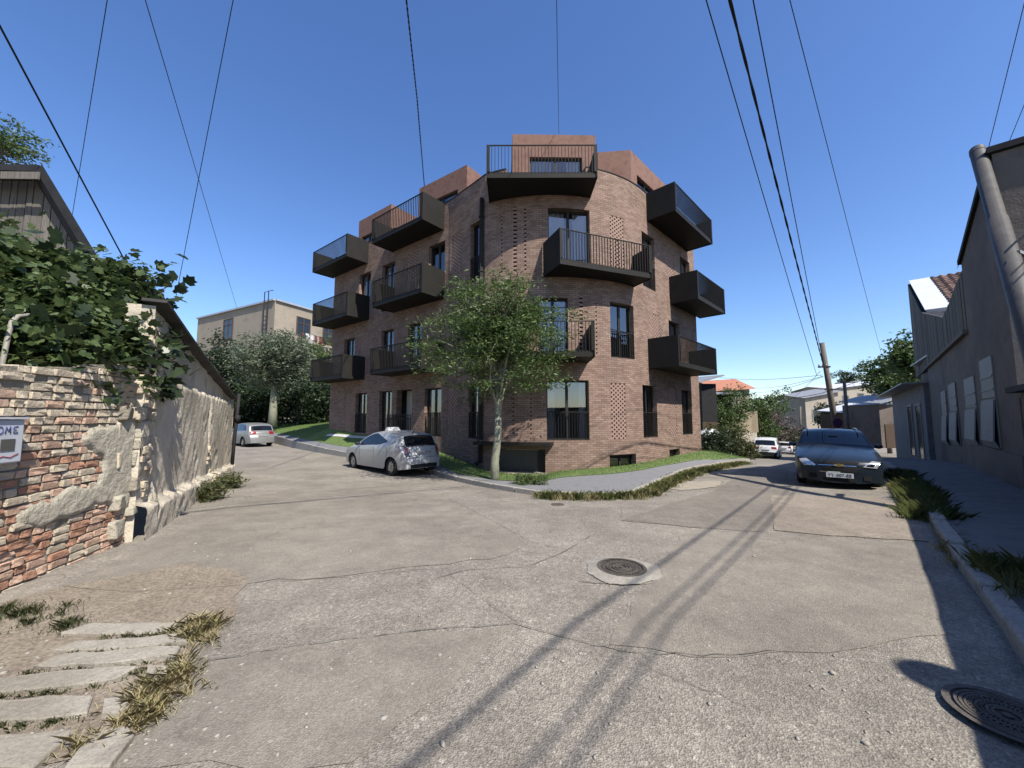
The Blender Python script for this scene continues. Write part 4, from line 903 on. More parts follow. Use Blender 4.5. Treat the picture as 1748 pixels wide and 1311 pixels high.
def tree(name, label, cat, base, fork_h, crown_c, crown_r, tr, n_clump, n_leaf, sig, leaf, mats, seed, group=None, shape='rhomb', shell=.35, nb=9, aspect=.5, flat_bottom=0.0, lean=(0, 0), droop=.25):
    rs = np.random.RandomState(seed); rr = random.Random(seed); base = Vector(base); root = empty(name, base); tag(root, label, cat, group)
    cc = Vector(crown_c); cr = Vector(crown_r); tm = MB(); fk = Vector((base.x + lean[0], base.y + lean[1], base.z + fork_h))
    pts = [base - Vector((0, 0, .3)), base + Vector((rr.uniform(-.03, .03), 0, fork_h * .3)), base.lerp(fk, .65) + Vector((rr.uniform(-.04, .04), 0, 0)), fk]
    tm.tube(pts, [tr * 1.25, tr * 1.02, tr * .9, tr * .82], 10)
    ld = cc + Vector((rr.uniform(-.15, .15) * cr.x, 0, cr.z * .75)); lm = fk.lerp(ld, .5) + Vector((rr.uniform(-.1, .1) * cr.x, 0, 0)); tm.tube([fk - Vector((0, 0, .05)), fk.lerp(lm, .5), lm, ld], [tr * .8, tr * .62, tr * .4, tr * .06], 8, cap=False)
    cl = []
    while len(cl) < n_clump:
        q = rs.normal(size=3); q /= np.linalg.norm(q); q *= (shell + (1 - shell) * rs.rand()) if rs.rand() < .85 else rs.rand() * shell
        lump = 1 + .18 * math.sin(q[0] * 5 + seed) * math.cos(q[2] * 4 + seed * 2) + rs.uniform(-.12, .1)
        q = q * lump
        if flat_bottom and q[2] < -flat_bottom: continue
        cl.append((cc.x + q[0] * cr.x, cc.y + q[1] * cr.y, cc.z + q[2] * cr.z))
    tips = [Vector(c) for c in rr.sample(cl, min(nb, len(cl)))]
    for t in tips:
        kk = rr.random() ** 1.3; f0 = fk; fk = fk.lerp(lm, kk * .95) if kk < .6 else lm.lerp(ld, (kk - .6) * 1.5); m1 = fk.lerp(t, .35) + Vector((rr.uniform(-.1, .1), rr.uniform(-.1, .1), .12 * cr.z)); m2 = fk.lerp(t, .7) + Vector((rr.uniform(-.12, .12) * cr.x, rr.uniform(-.1, .1), .05 * cr.z))
        tm.tube([fk, m1, m2, t], [tr * .34, tr * .24, tr * .13, tr * .04], 6, cap=False); fk = f0
        for _ in range(2):
            t2 = Vector(rr.choice(cl))
            if (t2 - m1).length < cr.x * .9: tm.tube([m1, m1.lerp(t2, .5) + Vector((0, 0, .06)), t2], [tr * .22, tr * .12, tr * .04], 5, cap=False)
    tm.build('trunk', mats[0], root, True)
    V, F = leaves_np(cl, n_leaf, sig, leaf, rs, aspect, droop, shape); o = link_mesh('crown', np_mesh('crown', V, F, mats[1]), root)
    return root
def shrub(name, label, cat, c, r, n_clump, n_leaf, sig, leaf, m, seed, group=None, aspect=.5, stems=True, droop=.1):
    rs = np.random.RandomState(seed); rr = random.Random(seed); c = Vector(c); root = empty(name, (c.x, c.y, c.z - r[2])); tag(root, label, cat, group); cl = []
    for _ in range(n_clump):
        q = rs.normal(size=3); q /= np.linalg.norm(q); q *= rs.rand() ** .4 * (1 + .2 * math.sin(q[0] * 6 + seed)); cl.append((c.x + q[0] * r[0], c.y + q[1] * r[1], c.z + q[2] * r[2]))
    V, F = leaves_np(cl, n_leaf, sig, leaf, rs, aspect, droop); link_mesh('foliage', np_mesh('foliage', V, F, m), root)
    if stems:
        tm = MB()
        for t in rr.sample(cl, min(8, len(cl))):
            t = Vector(t); b = Vector((c.x + (t.x - c.x) * .3, c.y + (t.y - c.y) * .3, c.z - r[2] - .05)); tm.tube([b, b.lerp(t, .55) + Vector((0, 0, .05)), t], [.02 + .01 * r[2], .012 + .006 * r[2], .004], 5, cap=False)
        tm.build('stem', MT['twig'], root, True)
    return root
mat('bark_pale', (.24, .25, .17), (.31, .31, .22), (.17, .18, .12), scale=9, bump=.7, bscale=30, aniso=(1, 1, .3))
mat('bark_dark', (.10, .085, .065), (.15, .13, .10), scale=9, bump=.8, bscale=30, aniso=(1, 1, .3))
mat('twig', (.16, .14, .09), (.22, .19, .12), scale=8)
leaf_mat('leaf_mid', ((.045, .08, .024), (.10, .155, .042), (.18, .24, .075)))
leaf_mat('leaf_silver', ((.09, .12, .065), (.18, .22, .14), (.28, .32, .22)), rough=.45)
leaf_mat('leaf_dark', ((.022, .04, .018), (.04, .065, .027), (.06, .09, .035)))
leaf_mat('leaf_fig', ((.05, .08, .028), (.10, .145, .05), (.19, .23, .085)), rough=.36, trans=.3, clump=1)
leaf_mat('leaf_olive', ((.07, .085, .03), (.11, .125, .045), (.15, .16, .065)))
leaf_mat('leaf_pink', ((.08, .10, .05), (.16, .13, .11), (.30, .19, .20)))
mat('dry_grass', (.46, .39, .18), (.58, .49, .26), (.34, .31, .14), scale=6, rough=.8, trans=.25)
mat('green_grass', (.15, .19, .055), (.24, .27, .09), (.36, .34, .15), scale=3, rough=.7, trans=.3)
# street tree in front of the rounded corner
tp = Vector((-.49, 11.55, -.32))
tree('street_tree', 'slim green street tree with pale trunk before the rounded brick corner', 'tree', tp, 2.0, (-.38, 11.5, 4.05), (2.3, 2.0, 2.2), .125, 390, 66, (.22, .22, .075), .13, (MT['bark_pale'], MT['leaf_mid']), 21, shell=.3, nb=26, aspect=.3, lean=(.08, 0), flat_bottom=.92)
# tree on the lawn far left, dark shrubs behind it
q = P(465, 722, 31); tree('lawn_tree', 'round silvery green tree standing on the lawn left of the building', 'tree', q, 3.4, P(467, 618, 31), (2.95, 2.6, 2.55), .28, 300, 60, (.3, .3, .2), .26, (MT['bark_pale'], MT['leaf_silver']), 5, shell=.5, nb=12, aspect=.35, flat_bottom=.8)
for i, (px, py, Y, rx, rz, mt, lb) in enumerate(((385, 640, 37, 3.0, 3.6, 'leaf_dark', 'dark broad bush below the beige house, behind the sloping roof'), (412, 690, 36, 2.2, 2.6, 'leaf_dark', 'low dark thicket behind the silver estate car'), (505, 690, 38, 3.4, 3.0, 'leaf_dark', 'dark leafy thicket behind the lawn tree trunk'),
        (540, 640, 40, 2.6, 3.6, 'leaf_mid', 'tall green bush between the lawn tree and the brick facade'), (550, 695, 36, 2.2, 2.2, 'leaf_dark', 'low dark bush against the left end of the brick facade'), (455, 700, 40, 4.0, 2.8, 'leaf_dark', 'deep green bush in the shade behind the lawn'))):
    c_ = P(px, py, Y); shrub('bush', lb, 'bush', c_, (rx, rx * .8, rz), 160, 44, (.35, .35, .25), .3, MT[mt], 40 + i, 'bushes behind the lawn')
# ------------------------------------------------------------------ left side: brick garden wall, plaster house, timber house, fig
mat('brick_cream', (.58, .485, .35), (.67, .57, .425), (.49, .40, .28), scale=14, bump=.8, bscale=35, rnd=.14)
mat('brick_pink', (.60, .39, .27), (.68, .47, .34), (.52, .33, .23), scale=14, bump=.8, bscale=35, rnd=.16)
mat('brick_red', (.44, .235, .15), (.52, .285, .185), (.37, .19, .12), scale=14, bump=.8, bscale=35, rnd=.16)
mat('old_mortar', (.28, .245, .19), (.36, .32, .25), (.20, .175, .135), scale=9, bump=1.0, bscale=22, bdist=.03)
mat('old_plaster', (.64, .56, .43), (.74, .66, .52), (.50, .44, .33), scale=1.6, bump=.9, bscale=16, bdist=.03, c4=(.36, .315, .235), s4=.7, stops=(.36, .52, .66))
mat('rubble_plaster', (.48, .44, .34), (.58, .53, .42), (.36, .325, .25), scale=5, bump=1.0, bscale=18, bdist=.04)
mat('weathered_wood', (.13, .115, .095), (.21, .19, .16), (.08, .07, .06), scale=3, bump=.8, bscale=14, aniso=(6, 6, .5), rnd=.2)
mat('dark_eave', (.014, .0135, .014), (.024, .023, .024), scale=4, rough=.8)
mat('tar_roof', (.05, .048, .045), (.085, .08, .075), scale=3, bump=.5)
mat('grey_box', (.55, .58, .62), (.62, .65, .69), scale=3, rough=.45); mat('pipe_grey', (.26, .245, .20), (.34, .32, .27), scale=8, rough=.55)
mat('ink_red', (.5, .06, .07)); mat('ink_blue', (.12, .16, .35)); mat('box_window', (.12, .12, .11), rough=.2)
def wall_frame(a, b):
    a = Vector((a[0], a[1], 0)); b = Vector((b[0], b[1], 0)); e = (b - a).normalized(); return a, e, Vector((e.y, -e.x, 0)), (b - a).length
def vnoise(u, v, s=0): return (math.sin(u * 2.1 + s) * math.sin(v * 2.7 + 1.3 * s) + .6 * math.sin(u * 5.3 + v * 3.1 + s * 2) + .4 * math.sin(u * 9.7 - v * 8.3 + s) + .25 * math.sin(u * 19 + v * 23 + s)) / 2.2
ga, gb = G(0, 1012), G(207, 928)
dirw = (gb - ga); dirw.z = 0; dirw.normalize(); wa = ga - dirw * 2.4; A, E_, N_, LW = wall_frame(wa, gb)      # N_ faces the street
BW = empty('brick_garden_wall', (ga.x, ga.y, 0)); tag(BW, 'crumbling brick garden wall patched with plaster under the fig leaves', 'wall')
def wp(u, z, d=0): q = A + E_ * u + N_ * d; return Vector((q.x, q.y, z))
def topz(u): return 1.86 + .10 * u - .10 * max(0, 2.6 - u) + .03 * math.sin(u * 4)
m = MB(); nU = 40
for i in range(nU):
    u0, u1 = LW * i / nU, LW * (i + 1) / nU
    m.hexa([wp(u0, -.3, 0), wp(u1, -.3, 0), wp(u1, -.3, -.38), wp(u0, -.3, -.38), wp(u0, topz(u0), 0), wp(u1, topz(u1), 0), wp(u1, topz(u1), -.38), wp(u0, topz(u0), -.38)])
m.build('wall_core', MT['old_mortar'], BW)
def plmask(u, z):      # where plaster still clings (u from the near end, z up)
    uu = u - 2.4
    v = 1.25 * math.exp(-((uu - 1.5) / .42) ** 2 - ((z - .95) / .62) ** 2) + .85 * math.exp(-((uu - .6) / .55) ** 2 - ((z - .66) / .24) ** 2) + .7 * math.exp(-((uu - 1.0) / .35) ** 2 - ((z - 1.35) / .16) ** 2) + .8 * math.exp(-((uu + .9) / .5) ** 2 - ((z - .6) / .6) ** 2)
    v -= 1.1 * math.exp(-((uu - .75) / .55) ** 2 - ((z - .22 - .14 * uu) / .16) ** 2)
    return v + .22 * vnoise(u * 2, z * 2, 1)
m = MB(); nu_, nz_ = 150, 70; vs_ = []
for i in range(nu_ + 1):
    for j in range(nz_ + 1):
        u = LW * i / nu_; z = -.1 + (topz(u) + .1 - .03) * j / nz_; k = plmask(u, z); d = -.02 + .062 * max(0, min(1, (k - .38) / .18)) + .012 * vnoise(u * 3, z * 3, 4) * (1 if k > .4 else .4); vs_.append(wp(u, z, d))
n = nz_ + 1; m.add(vs_, [(i * n + k, (i + 1) * n + k, (i + 1) * n + k + 1, i * n + k + 1) for i in range(nu_) for k in range(nz_)]); m.build('plaster_patch', MT['rubble_plaster'], BW, True)
# bricks, each its own piece, six chipped shapes shared
rb = random.Random(17); shapes = {}
def brick_mesh(kind, mtn, v):
    key = (kind, mtn, v)
    if key in shapes: return shapes[key]
    bm = bmesh.new(); bmesh.ops.create_cube(bm, size=1); bmesh.ops.subdivide_edges(bm, edges=bm.edges[:], cuts=1, use_grid_fill=True); r2 = random.Random(v * 7 + (kind == 'h') * 3)
    for w_ in bm.verts:
        c_ = abs(w_.co.x) > .4 and abs(w_.co.z) > .4
        w_.co *= 1 - r2.uniform(0, .07 if c_ else .03); w_.co += Vector((r2.uniform(-.02, .02), r2.uniform(-.05, .05), r2.uniform(-.03, .03)))
    bmesh.ops.bevel(bm, geom=[e for e in bm.edges if e.calc_face_angle(0) > .9], offset=.04, segments=1, affect='EDGES')
    me = bpy.data.meshes.new('brick'); bm.to_mesh(me); bm.free(); me.materials.append(MT[mtn]); shapes[key] = me; return me
rot = math.atan2(E_.y, E_.x); cnt = 0; z = -.02; row = 0
while z < 2.5 and cnt < 420:
    u = 2.18 + rb.uniform(-.1, .05); hh = .068
    while u < LW - .02:
        kind = 'h' if rb.random() < .45 else 's'; wd = (.115 if kind == 'h' else .215) * rb.uniform(.92, 1.06)
        wd = min(wd, LW - u); um = u + wd / 2; zc_ = z + hh / 2
        if wd > .05 and zc_ + hh / 2 < topz(um) + .02 and not (plmask(um, zc_) > .66) and rb.random() > .035:
            rel = (zc_ - .05) / 2; ul = um - 2.4
            if zc_ > 1.28 - .1 * ul: mtn = rb.choice(('brick_cream',) * 5 + ('brick_pink',))
            elif zc_ > .8: mtn = rb.choice(('brick_cream', 'brick_pink', 'brick_cream', 'brick_pink', 'brick_red'))
            else: mtn = rb.choice(('brick_red', 'brick_red', 'brick_pink', 'brick_red', 'brick_pink', 'brick_cream') if ul < .3 or (.1 < zc_ < .5) else ('brick_pink', 'brick_pink', 'brick_cream'))
            o = bpy.data.objects.new('brick', brick_mesh(kind, mtn, rb.randint(0, 3))); COL.objects.link(o); o.parent = BW; o.matrix_parent_inverse = Matrix.Translation(-BW.location)
            o.location = wp(um, zc_ + rb.uniform(-.004, .004), -.045 + rb.uniform(-.014, .012)); o.rotation_euler = (rb.uniform(-.03, .03), rb.uniform(-.03, .03), rot + rb.uniform(-.03, .03)); o.scale = (wd * .95, .13, hh); cnt += 1
        u += wd + .012
    z += .0815; row += 1
# meter box and bent pipe on the wall
MBX = empty('meter_box', wp(2.4, 1.1, .1)); tag(MBX, 'pale grey metal meter box with scribbles on the brick wall', 'meter box')
def wbox(mb, u0, u1, z0, z1, d0, d1): mb.hexa([wp(u0, z0, d1), wp(u1, z0, d1), wp(u1, z0, d0), wp(u0, z0, d0), wp(u0, z1, d1), wp(u1, z1, d1), wp(u1, z1, d0), wp(u0, z1, d0)])
U0 = 1.83; m = MB(); wbox(m, U0, U0 + .44, 1.20, 1.58, .01, .15); m.build('cabinet', MT['grey_box'], MBX, bevel=.012)
m = MB(); wbox(m, U0 - .01, U0 + .45, 1.583, 1.60, .0, .17); m.build('lid', MT['grey_box'], MBX)
m = MB(); wbox(m, U0 + .24, U0 + .36, 1.31, 1.41, .145, .156); m.build('display_window', MT['box_window'], MBX)
def scrib(pts, m_, r=.004): q = MB(); q.tube([wp(U0 + a, b, .153) for a, b in pts], r, 5); q.build('scribble', m_, MBX, True)
for k, ch in enumerate(('O', 'M', 'E')):
    x0 = .225 + k * .065
    if ch == 'O': scrib([(x0 + .022 * math.cos(t), 1.49 + .03 * math.sin(t)) for t in [i * math.pi / 6 for i in range(13)]], MT['ink_blue'])
    if ch == 'M': scrib([(x0 - .022, 1.46), (x0 - .018, 1.52), (x0, 1.48), (x0 + .018, 1.52), (x0 + .022, 1.46)], MT['ink_blue'])
    if ch == 'E': scrib([(x0 + .02, 1.52), (x0 - .015, 1.515), (x0 - .018, 1.49), (x0 + .012, 1.49), (x0 - .018, 1.49), (x0 - .015, 1.462), (x0 + .022, 1.465)], MT['ink_blue'])
scrib([(.15, 1.53), (.18, 1.50), (.17, 1.47), (.14, 1.455)], MT['ink_red'], .007); scrib([(.14, 1.44), (.17, 1.44), (.185, 1.425)], MT['ink_red'], .006); scrib([(.2, 1.25), (.27, 1.265), (.33, 1.25), (.40, 1.28)], MT['ink_red'], .003)
pb = [P(-20, 735, 3.62), P(0, 640, 3.68), P(14, 572, 3.75), P(20, 550, 3.78), P(30, 540, 3.84), P(46, 538, 3.95), P(75, 541, 4.15)]
m = MB(); m.tube(pb, .021, 8); o = m.build('bent_pipe', MT['pipe_grey'], smooth=True); tag(o, 'bent grey metal pipe rising above the brick wall into the fig', 'pipe')
# plaster house wall with its sloping roof
ha, hb_ = G(226, 925), G(392, 808); A2, E2, N2, L2_ = wall_frame(ha, hb_)
PH = empty('plaster_house', (ha.x, ha.y, 0)); tag(PH, 'low derelict house wall of flaking tan plaster under a sloping dark roof', 'house')
def hp(u, z, d=0): q = A2 + E2 * u + N2 * d; return Vector((q.x, q.y, z))
zt0, zt1 = 3.30, P(410, 682, hb_.y).z
def hrake(u): return zt0 + (zt1 - zt0) * (max(u, 0) / L2_) ** .9
def htop(u): return hrake(u) if u > .5 else 2.12 + .08 * vnoise(u * 9, 1)
m = MB(); nu_, nz_ = 170, 60; vs_ = []
pil = L2_ * .55
def hd_(u, z):
    d = .02 * vnoise(u * 1.6, z * 1.3, 2) + .008 * vnoise(u * 6, z * 5, 5)
    if z < .42 - .04 * u + .05 * vnoise(u * 2.5, 0, 1): d += .12 + .02 * vnoise(u * 5, z * 6, 7)         # footing
    if z > 2.2 - .02 * u + .06 * vnoise(u * 3, 1, 3): d -= .10                                     # gable set back above the wall head
    if abs(u - pil) < .11: d -= .12 * (1 - abs(u - pil) / .11) * (1 + .3 * vnoise(z * 3, u))        # broken joint
    k = vnoise(u * 1.1 + 2, z * 1.4, 9)
    if k > .55: d -= .022
    return d
for i in range(nu_ + 1):
    for j in range(nz_ + 1):
        u = L2_ * i / nu_; zz = -.35 + (htop(u) + .35) * j / nz_; vs_.append(hp(u, zz, hd_(u, zz)))
n = nz_ + 1; m.add(vs_, [(i * n + k, (i + 1) * n + k, (i + 1) * n + k + 1, i * n + k + 1) for i in range(nu_) for k in range(nz_)])
m.build('plaster_wall', MT['old_plaster'], PH, True)
m = MB(); m.quad(hp(L2_, -.4), hp(L2_, -.4, -4), hp(L2_, htop(L2_), -4), hp(L2_, htop(L2_))); m.build('end_wall', MT['old_plaster'], PH)
m = MB(); m.quad(hp(0, -.4, -.45), hp(0, -.4), hp(0, 2.1), hp(0, 2.1, -.45)); m.quad(hp(.5, 2.1, -.4), hp(.5, 2.1, -.08), hp(.5, hrake(.5), -.08), hp(.5, hrake(.5), -.4)); m.build('wall_end', MT['old_plaster'], PH)
# exposed stones and bricks where the plaster has fallen
sm = {}
for k in range(54):
    u = rb.choice((rb.uniform(.05, .5), rb.uniform(.05, .5), rb.uniform(.5, 1.7), rb.uniform(pil - .15, pil + .2))); zz = rb.uniform(.5, 2.25) if u < .5 else (rb.uniform(2.25, htop(u) - .25) if u < 1.7 else rb.uniform(0, .9))
    o = bpy.data.objects.new('stone', brick_mesh('s', 'brick_cream', rb.randint(0, 3))); COL.objects.link(o); o.parent = PH; o.matrix_parent_inverse = Matrix.Translation(-PH.location); w_ = rb.uniform(.12, .24)
    o.location = hp(u, zz, hd_(u, zz) - .02); o.rotation_euler = (rb.uniform(-.1, .1), rb.uniform(-.12, .12), math.atan2(E2.y, E2.x)); o.scale = (w_, .12, rb.uniform(.07, .12))
# rubble pier beside the gap
zz = -.05
while zz < 2.05:
    hh_ = rb.uniform(.11, .24); u = -.30
    while u < .02:
        w_ = rb.uniform(.12, .26); dd = rb.uniform(-.16, .05) - (.10 if u < -.12 else 0); q = [hp(u, zz, dd), hp(u + w_, zz, dd + rb.uniform(-.03, .03)), hp(u + w_, zz, -.4), hp(u, zz, -.4)]
        t_ = [Vector(p_) + Vector((rb.uniform(-.025, .025), rb.uniform(-.025, .025), hh_ * rb.uniform(.86, 1.0))) for p_ in q]; sb = MB(); sb.hexa(q + t_); sb.build('pier_stone', MT[rb.choice(('rubble_plaster', 'rubble_plaster', 'brick_cream', 'old_mortar'))], PH, bevel=.02); u += w_ * .97
    zz += hh_
rf = MB()
for i in range(20):
    u0, u1 = .42 + (L2_ - .05) * i / 20, .42 + (L2_ - .05) * (i + 1) / 20
    za = zt0 + (zt1 - zt0) * (max(u0, 0) / L2_) ** .9 + .03; zb_ = zt0 + (zt1 - zt0) * (max(u1, 0) / L2_) ** .9 + .03; w_ = -.22 - 2.5 * max(0, min(1, (u0 - 1.4) / 2.0))
    rf.hexa([hp(u0, za, .06), hp(u1, zb_, .06), hp(u1, zb_, w_), hp(u0, za, w_), hp(u0, za + .04, .065), hp(u1, zb_ + .04, .065), hp(u1, zb_ + .04, w_), hp(u0, za + .04, w_)])
rf.build('roof', MT['tar_roof'], PH)
dp = MB(); c0 = hp(L2_ - .03, 0, .10); dp.tube([c0 + Vector((.02, .02, 2.35)), c0 + Vector((0, 0, 1.6)), c0 + Vector((-.02, -.02, .9)), c0 + Vector((-.04, -.03, -.15))], .05, 8); dp.box((c0.x + .03, c0.y, 1.55), (.12, .12, .22)); dp.build('downpipe', MT['dark_eave'], PH, True)
# timber gable behind the fig
TB = empty('timber_house', P(40, 640, 8.2)); tag(TB, 'weathered board gable of a timber house behind the fig tree', 'house'); YT = 8.2
def rake(px): return 300 if px < 66 else 300 + (px - 66) * 1.74
k = 0; px = -190
while px < 148:
    w_ = rb.uniform(11, 17); x0, x1 = px + .8, px + w_ - .8; t0, t1 = rake(x0) + 6, rake(x1) + 6; yy = YT + rb.uniform(-.012, .012); b_ = MB()
    p0, p1, p2, p3 = P(x0, 690, yy), P(x1, 690, yy), P(x1, t1, yy), P(x0, t0, yy); dv = Vector((0, .025, 0)); p1.x = p2.x; p0.x = p3.x
    b_.hexa([p0, p1, p1 + dv, p0 + dv, p3, p2, p2 + dv, p3 + dv]); b_.build('board', MT['weathered_wood'], TB); px += w_
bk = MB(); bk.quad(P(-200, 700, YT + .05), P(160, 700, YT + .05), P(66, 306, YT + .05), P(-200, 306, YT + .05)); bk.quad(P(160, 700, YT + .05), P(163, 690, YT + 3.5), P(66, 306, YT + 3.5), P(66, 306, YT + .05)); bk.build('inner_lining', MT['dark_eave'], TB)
rf = MB(); a0, a1 = P(62, 292, YT - .35), P(160, 455, YT - .35); dv = Vector((-4.6, 3.6, .0)); up = Vector((.1, 0, .16))
rf.hexa([a0, a1, a1 + dv, a0 + dv, a0 + up, a1 + up, a1 + dv + up, a0 + dv + up]); b0 = P(-200, 286, YT - .35); rf.hexa([b0, a0, a0 + dv, b0 + dv, b0 + Vector((0, 0, .14)), a0 + Vector((.06, 0, .14)), a0 + dv + Vector((.06, 0, .14)), b0 + dv + Vector((0, 0, .14))]); rf.build('roof', MT['dark_eave'], TB)
b_ = MB(); b_.beam(P(-200, 297, YT - .38), P(67, 300, YT - .38), .03, .16); b_.build('fascia_board', MT['weathered_wood'], TB)
# fig tree over the wall
rs = np.random.RandomState(4); FG = empty('fig_tree', (-6.2, 5.0, 0)); tag(FG, 'dense fig tree with broad lobed leaves spilling over the brick wall', 'tree'); cl = []
zone = [(-60, 520, 5.0), (10, 445, 5.3), (50, 455, 5.6), (20, 480, 5.0), (90, 480, 5.2), (60, 560, 4.6), (130, 540, 5.0), (170, 500, 5.6), (138, 560, 5.4), (178, 555, 5.6), (138, 590, 4.9), (40, 610, 4.3), (100, 610, 4.7), (138, 600, 5.1), (0, 560, 4.4), (-60, 600, 4.2), (178, 520, 6.0), (115, 478, 5.9), (178, 475, 6.0), (-100, 440, 5.0), (-40, 420, 5.6), (175, 490, 6.1), (30, 590, 4.0), (80, 640, 4.25), (130, 625, 4.6), (138, 620, 4.9), (-20, 630, 3.9), (138, 580, 5.4), (10, 450, 4.8), (138, 560, 4.8), (60, 500, 4.7)]
for (px, py, Y) in zone:
    c_ = P(px, py, Y)
    for _ in range(19): cl.append((c_.x + rs.normal() * .19, c_.y + rs.normal() * .28, c_.z + rs.normal() * .15))
V, F = leaves_np(cl, 19, (.12, .14, .10), .128, rs, .46, .35, 'fig', .9); link_mesh('crown', np_mesh('crown', V, F, MT['leaf_fig']), FG)
V, F = leaves_np(cl, 12, (.13, .15, .11), .075, rs, .55, .3); link_mesh('young_leaves', np_mesh('young_leaves', V, F, MT['leaf_mid']), FG)
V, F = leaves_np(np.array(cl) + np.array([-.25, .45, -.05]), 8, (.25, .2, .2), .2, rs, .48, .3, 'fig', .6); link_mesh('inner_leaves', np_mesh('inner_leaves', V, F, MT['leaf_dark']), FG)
tm = MB(); b0 = Vector((-6.3, 5.4, 0))
for (px, py, Y) in zone[::2]:
    t_ = P(px, py, Y); tm.tube([b0, b0.lerp(t_, .5) + Vector((0, 0, .25)), t_], [.06, .035, .012], 6, cap=False)
tm.build('branch', MT['twig'], FG, True)
fr_ = MB()
for _ in range(16):
    c_ = Vector(rb.choice(cl)); bm_pts = [c_ + Vector((0, 0, .03 - .012 * i)) for i in range(6)]; fr_ = MB(); fr_.tube(bm_pts, [.006, .018, .024, .024, .017, .005], 7); fr_.build('fig_fruit', MT['leaf_olive'], FG, True)
# tree top showing over the timber roof
tree('roadside_tree', 'feathery tree top showing above the timber roof at the left edge', 'tree', (-24, 17.5, 0), 7, P(-10, 235, 17), (1.9, 1.6, 1.2), .16, 40, 60, (.24, .24, .12), .2, (MT['bark_dark'], MT['leaf_mid']), 77, shell=.4, aspect=.4)
# paving slabs in the dirt
mat('slab', (.36, .325, .265), (.43, .39, .32), (.29, .26, .21), scale=3.5, c4=(.25, .215, .165), s4=.6, bump=.7, bscale=28, speck=(90, .85, 1.1))
SL = empty('slab_path', G(160, 1150)); tag(SL, 'row of worn pale concrete slabs laid in the dirt', 'paving')
SP = [[(85, 1093), (160, 1066), (328, 1058), (312, 1081), (165, 1091)], [(72, 1121), (128, 1098), (334, 1081), (322, 1104), (160, 1119)], [(40, 1152), (98, 1124), (322, 1106), (305, 1127), (150, 1151)], [(-60, 1200), (-60, 1172), (70, 1156), (247, 1139), (200, 1167), (60, 1188)], [(-80, 1250), (-70, 1218), (90, 1193), (168, 1191), (150, 1226), (60, 1242)],
      [(-90, 1330), (-90, 1275), (60, 1257), (142, 1246), (100, 1282), (45, 1330)], [(95, 1330), (160, 1252), (226, 1240), (234, 1260), (176, 1330)], [(168, 1232), (180, 1200), (215, 1198), (222, 1215), (200, 1232)], [(247, 1162), (255, 1146), (285, 1148), (283, 1166), (262, 1172)]]
for i, pl in enumerate(SP):
    g0 = [G(*p) for p in pl]; cg = sum(g0, Vector()) / len(g0); g0 = [cg + Vector(((p.x - cg.x) * .97, (p.y - cg.y) * (.66 if i < 3 else .8), 0)) for p in g0]
    g_ = jag(g0, .12, .014, 50 + i); m = MB(); nn = len(g_); hh = .018 + .006 * (i % 3)
    top_ = [(p[0], p[1], zr(p[0], p[1]) + hh + .01 * math.sin(p[0] * 3 + i)) for p in g_]; cx = sum(p[0] for p in g_) / nn; cy = sum(p[1] for p in g_) / nn
    inn = [(cx + (p[0] - cx) * .975, cy + (p[1] - cy) * .95, p[2] + .008) for p in top_]; bot = [(p[0], p[1], zr(p[0], p[1]) - .08) for p in g_]
    m.add(bot + top_ + inn, [(k, (k + 1) % nn, nn + (k + 1) % nn, nn + k) for k in range(nn)] + [(nn + k, nn + (k + 1) % nn, 2 * nn + (k + 1) % nn, 2 * nn + k) for k in range(nn)] + [tuple(range(2 * nn, 3 * nn))]); m.build('slab', MT['slab'], SL)
# beige house far left
mat('beige_render', (.34, .29, .22), (.40, .345, .27), (.29, .245, .185), scale=.5, bump=.4, bscale=8, c4=(.22, .19, .15), s4=.6)
mat('zinc', (.5, .52, .54), (.58, .6, .62), scale=2, rough=.4, metal=.4); mat('dark_window', (.02, .025, .035), rough=.15, spec=.6); mat('wood_frame', (.10, .065, .04), rough=.7)
YH = 46; BH = empty('beige_house', P(470, 700, YH)); tag(BH, 'beige rendered two storey house with ladder and washing behind the trees', 'house')
c1, c2_, c3 = P(338, 545, YH + 9), P(470, 513, YH), P(640, 590, YH + 12)
zt = P(470, 513, YH).z
def V2(v): return Vector((v.x, v.y, 0))
c1 = V2(P(338, 545, YH + 10.5)); c2v = V2(P(470, 513, YH)); c3 = V2(P(575, 545, YH + 9))
z1_ = P(338, 545, YH + 10.5).z; z3_ = P(567, 543, YH + 9).z
m = MB(); m.quad((c1.x, c1.y, -1), (c2v.x, c2v.y, -1), (c2v.x, c2v.y, zt), (c1.x, c1.y, z1_)); m.quad((c2v.x, c2v.y, -1), (c3.x, c3.y, -1), (c3.x, c3.y, z3_), (c2v.x, c2v.y, zt)); bk_ = c1 + c3 - c2v
m.quad((c3.x, c3.y, -1), (bk_.x, bk_.y, -1), (bk_.x, bk_.y, z1_), (c3.x, c3.y, z3_)); m.quad((bk_.x, bk_.y, -1), (c1.x, c1.y, -1), (c1.x, c1.y, z1_), (bk_.x, bk_.y, z1_)); m.build('wall', MT['beige_render'], BH)
m = MB()
for a, b, za, zb_ in ((c1, c2v, z1_, zt), (c2v, c3, zt, z3_)): m.beam((a.x, a.y, za + .1), (b.x, b.y, zb_ + .1), .5, .22)
m.add([(c1.x, c1.y, z1_ + .15), (c2v.x, c2v.y, zt + .15), (c3.x, c3.y, z3_ + .15), (bk_.x, bk_.y, z1_ + .15)], [(0, 1, 2, 3)]); m.build('roof', MT['zinc'], BH)
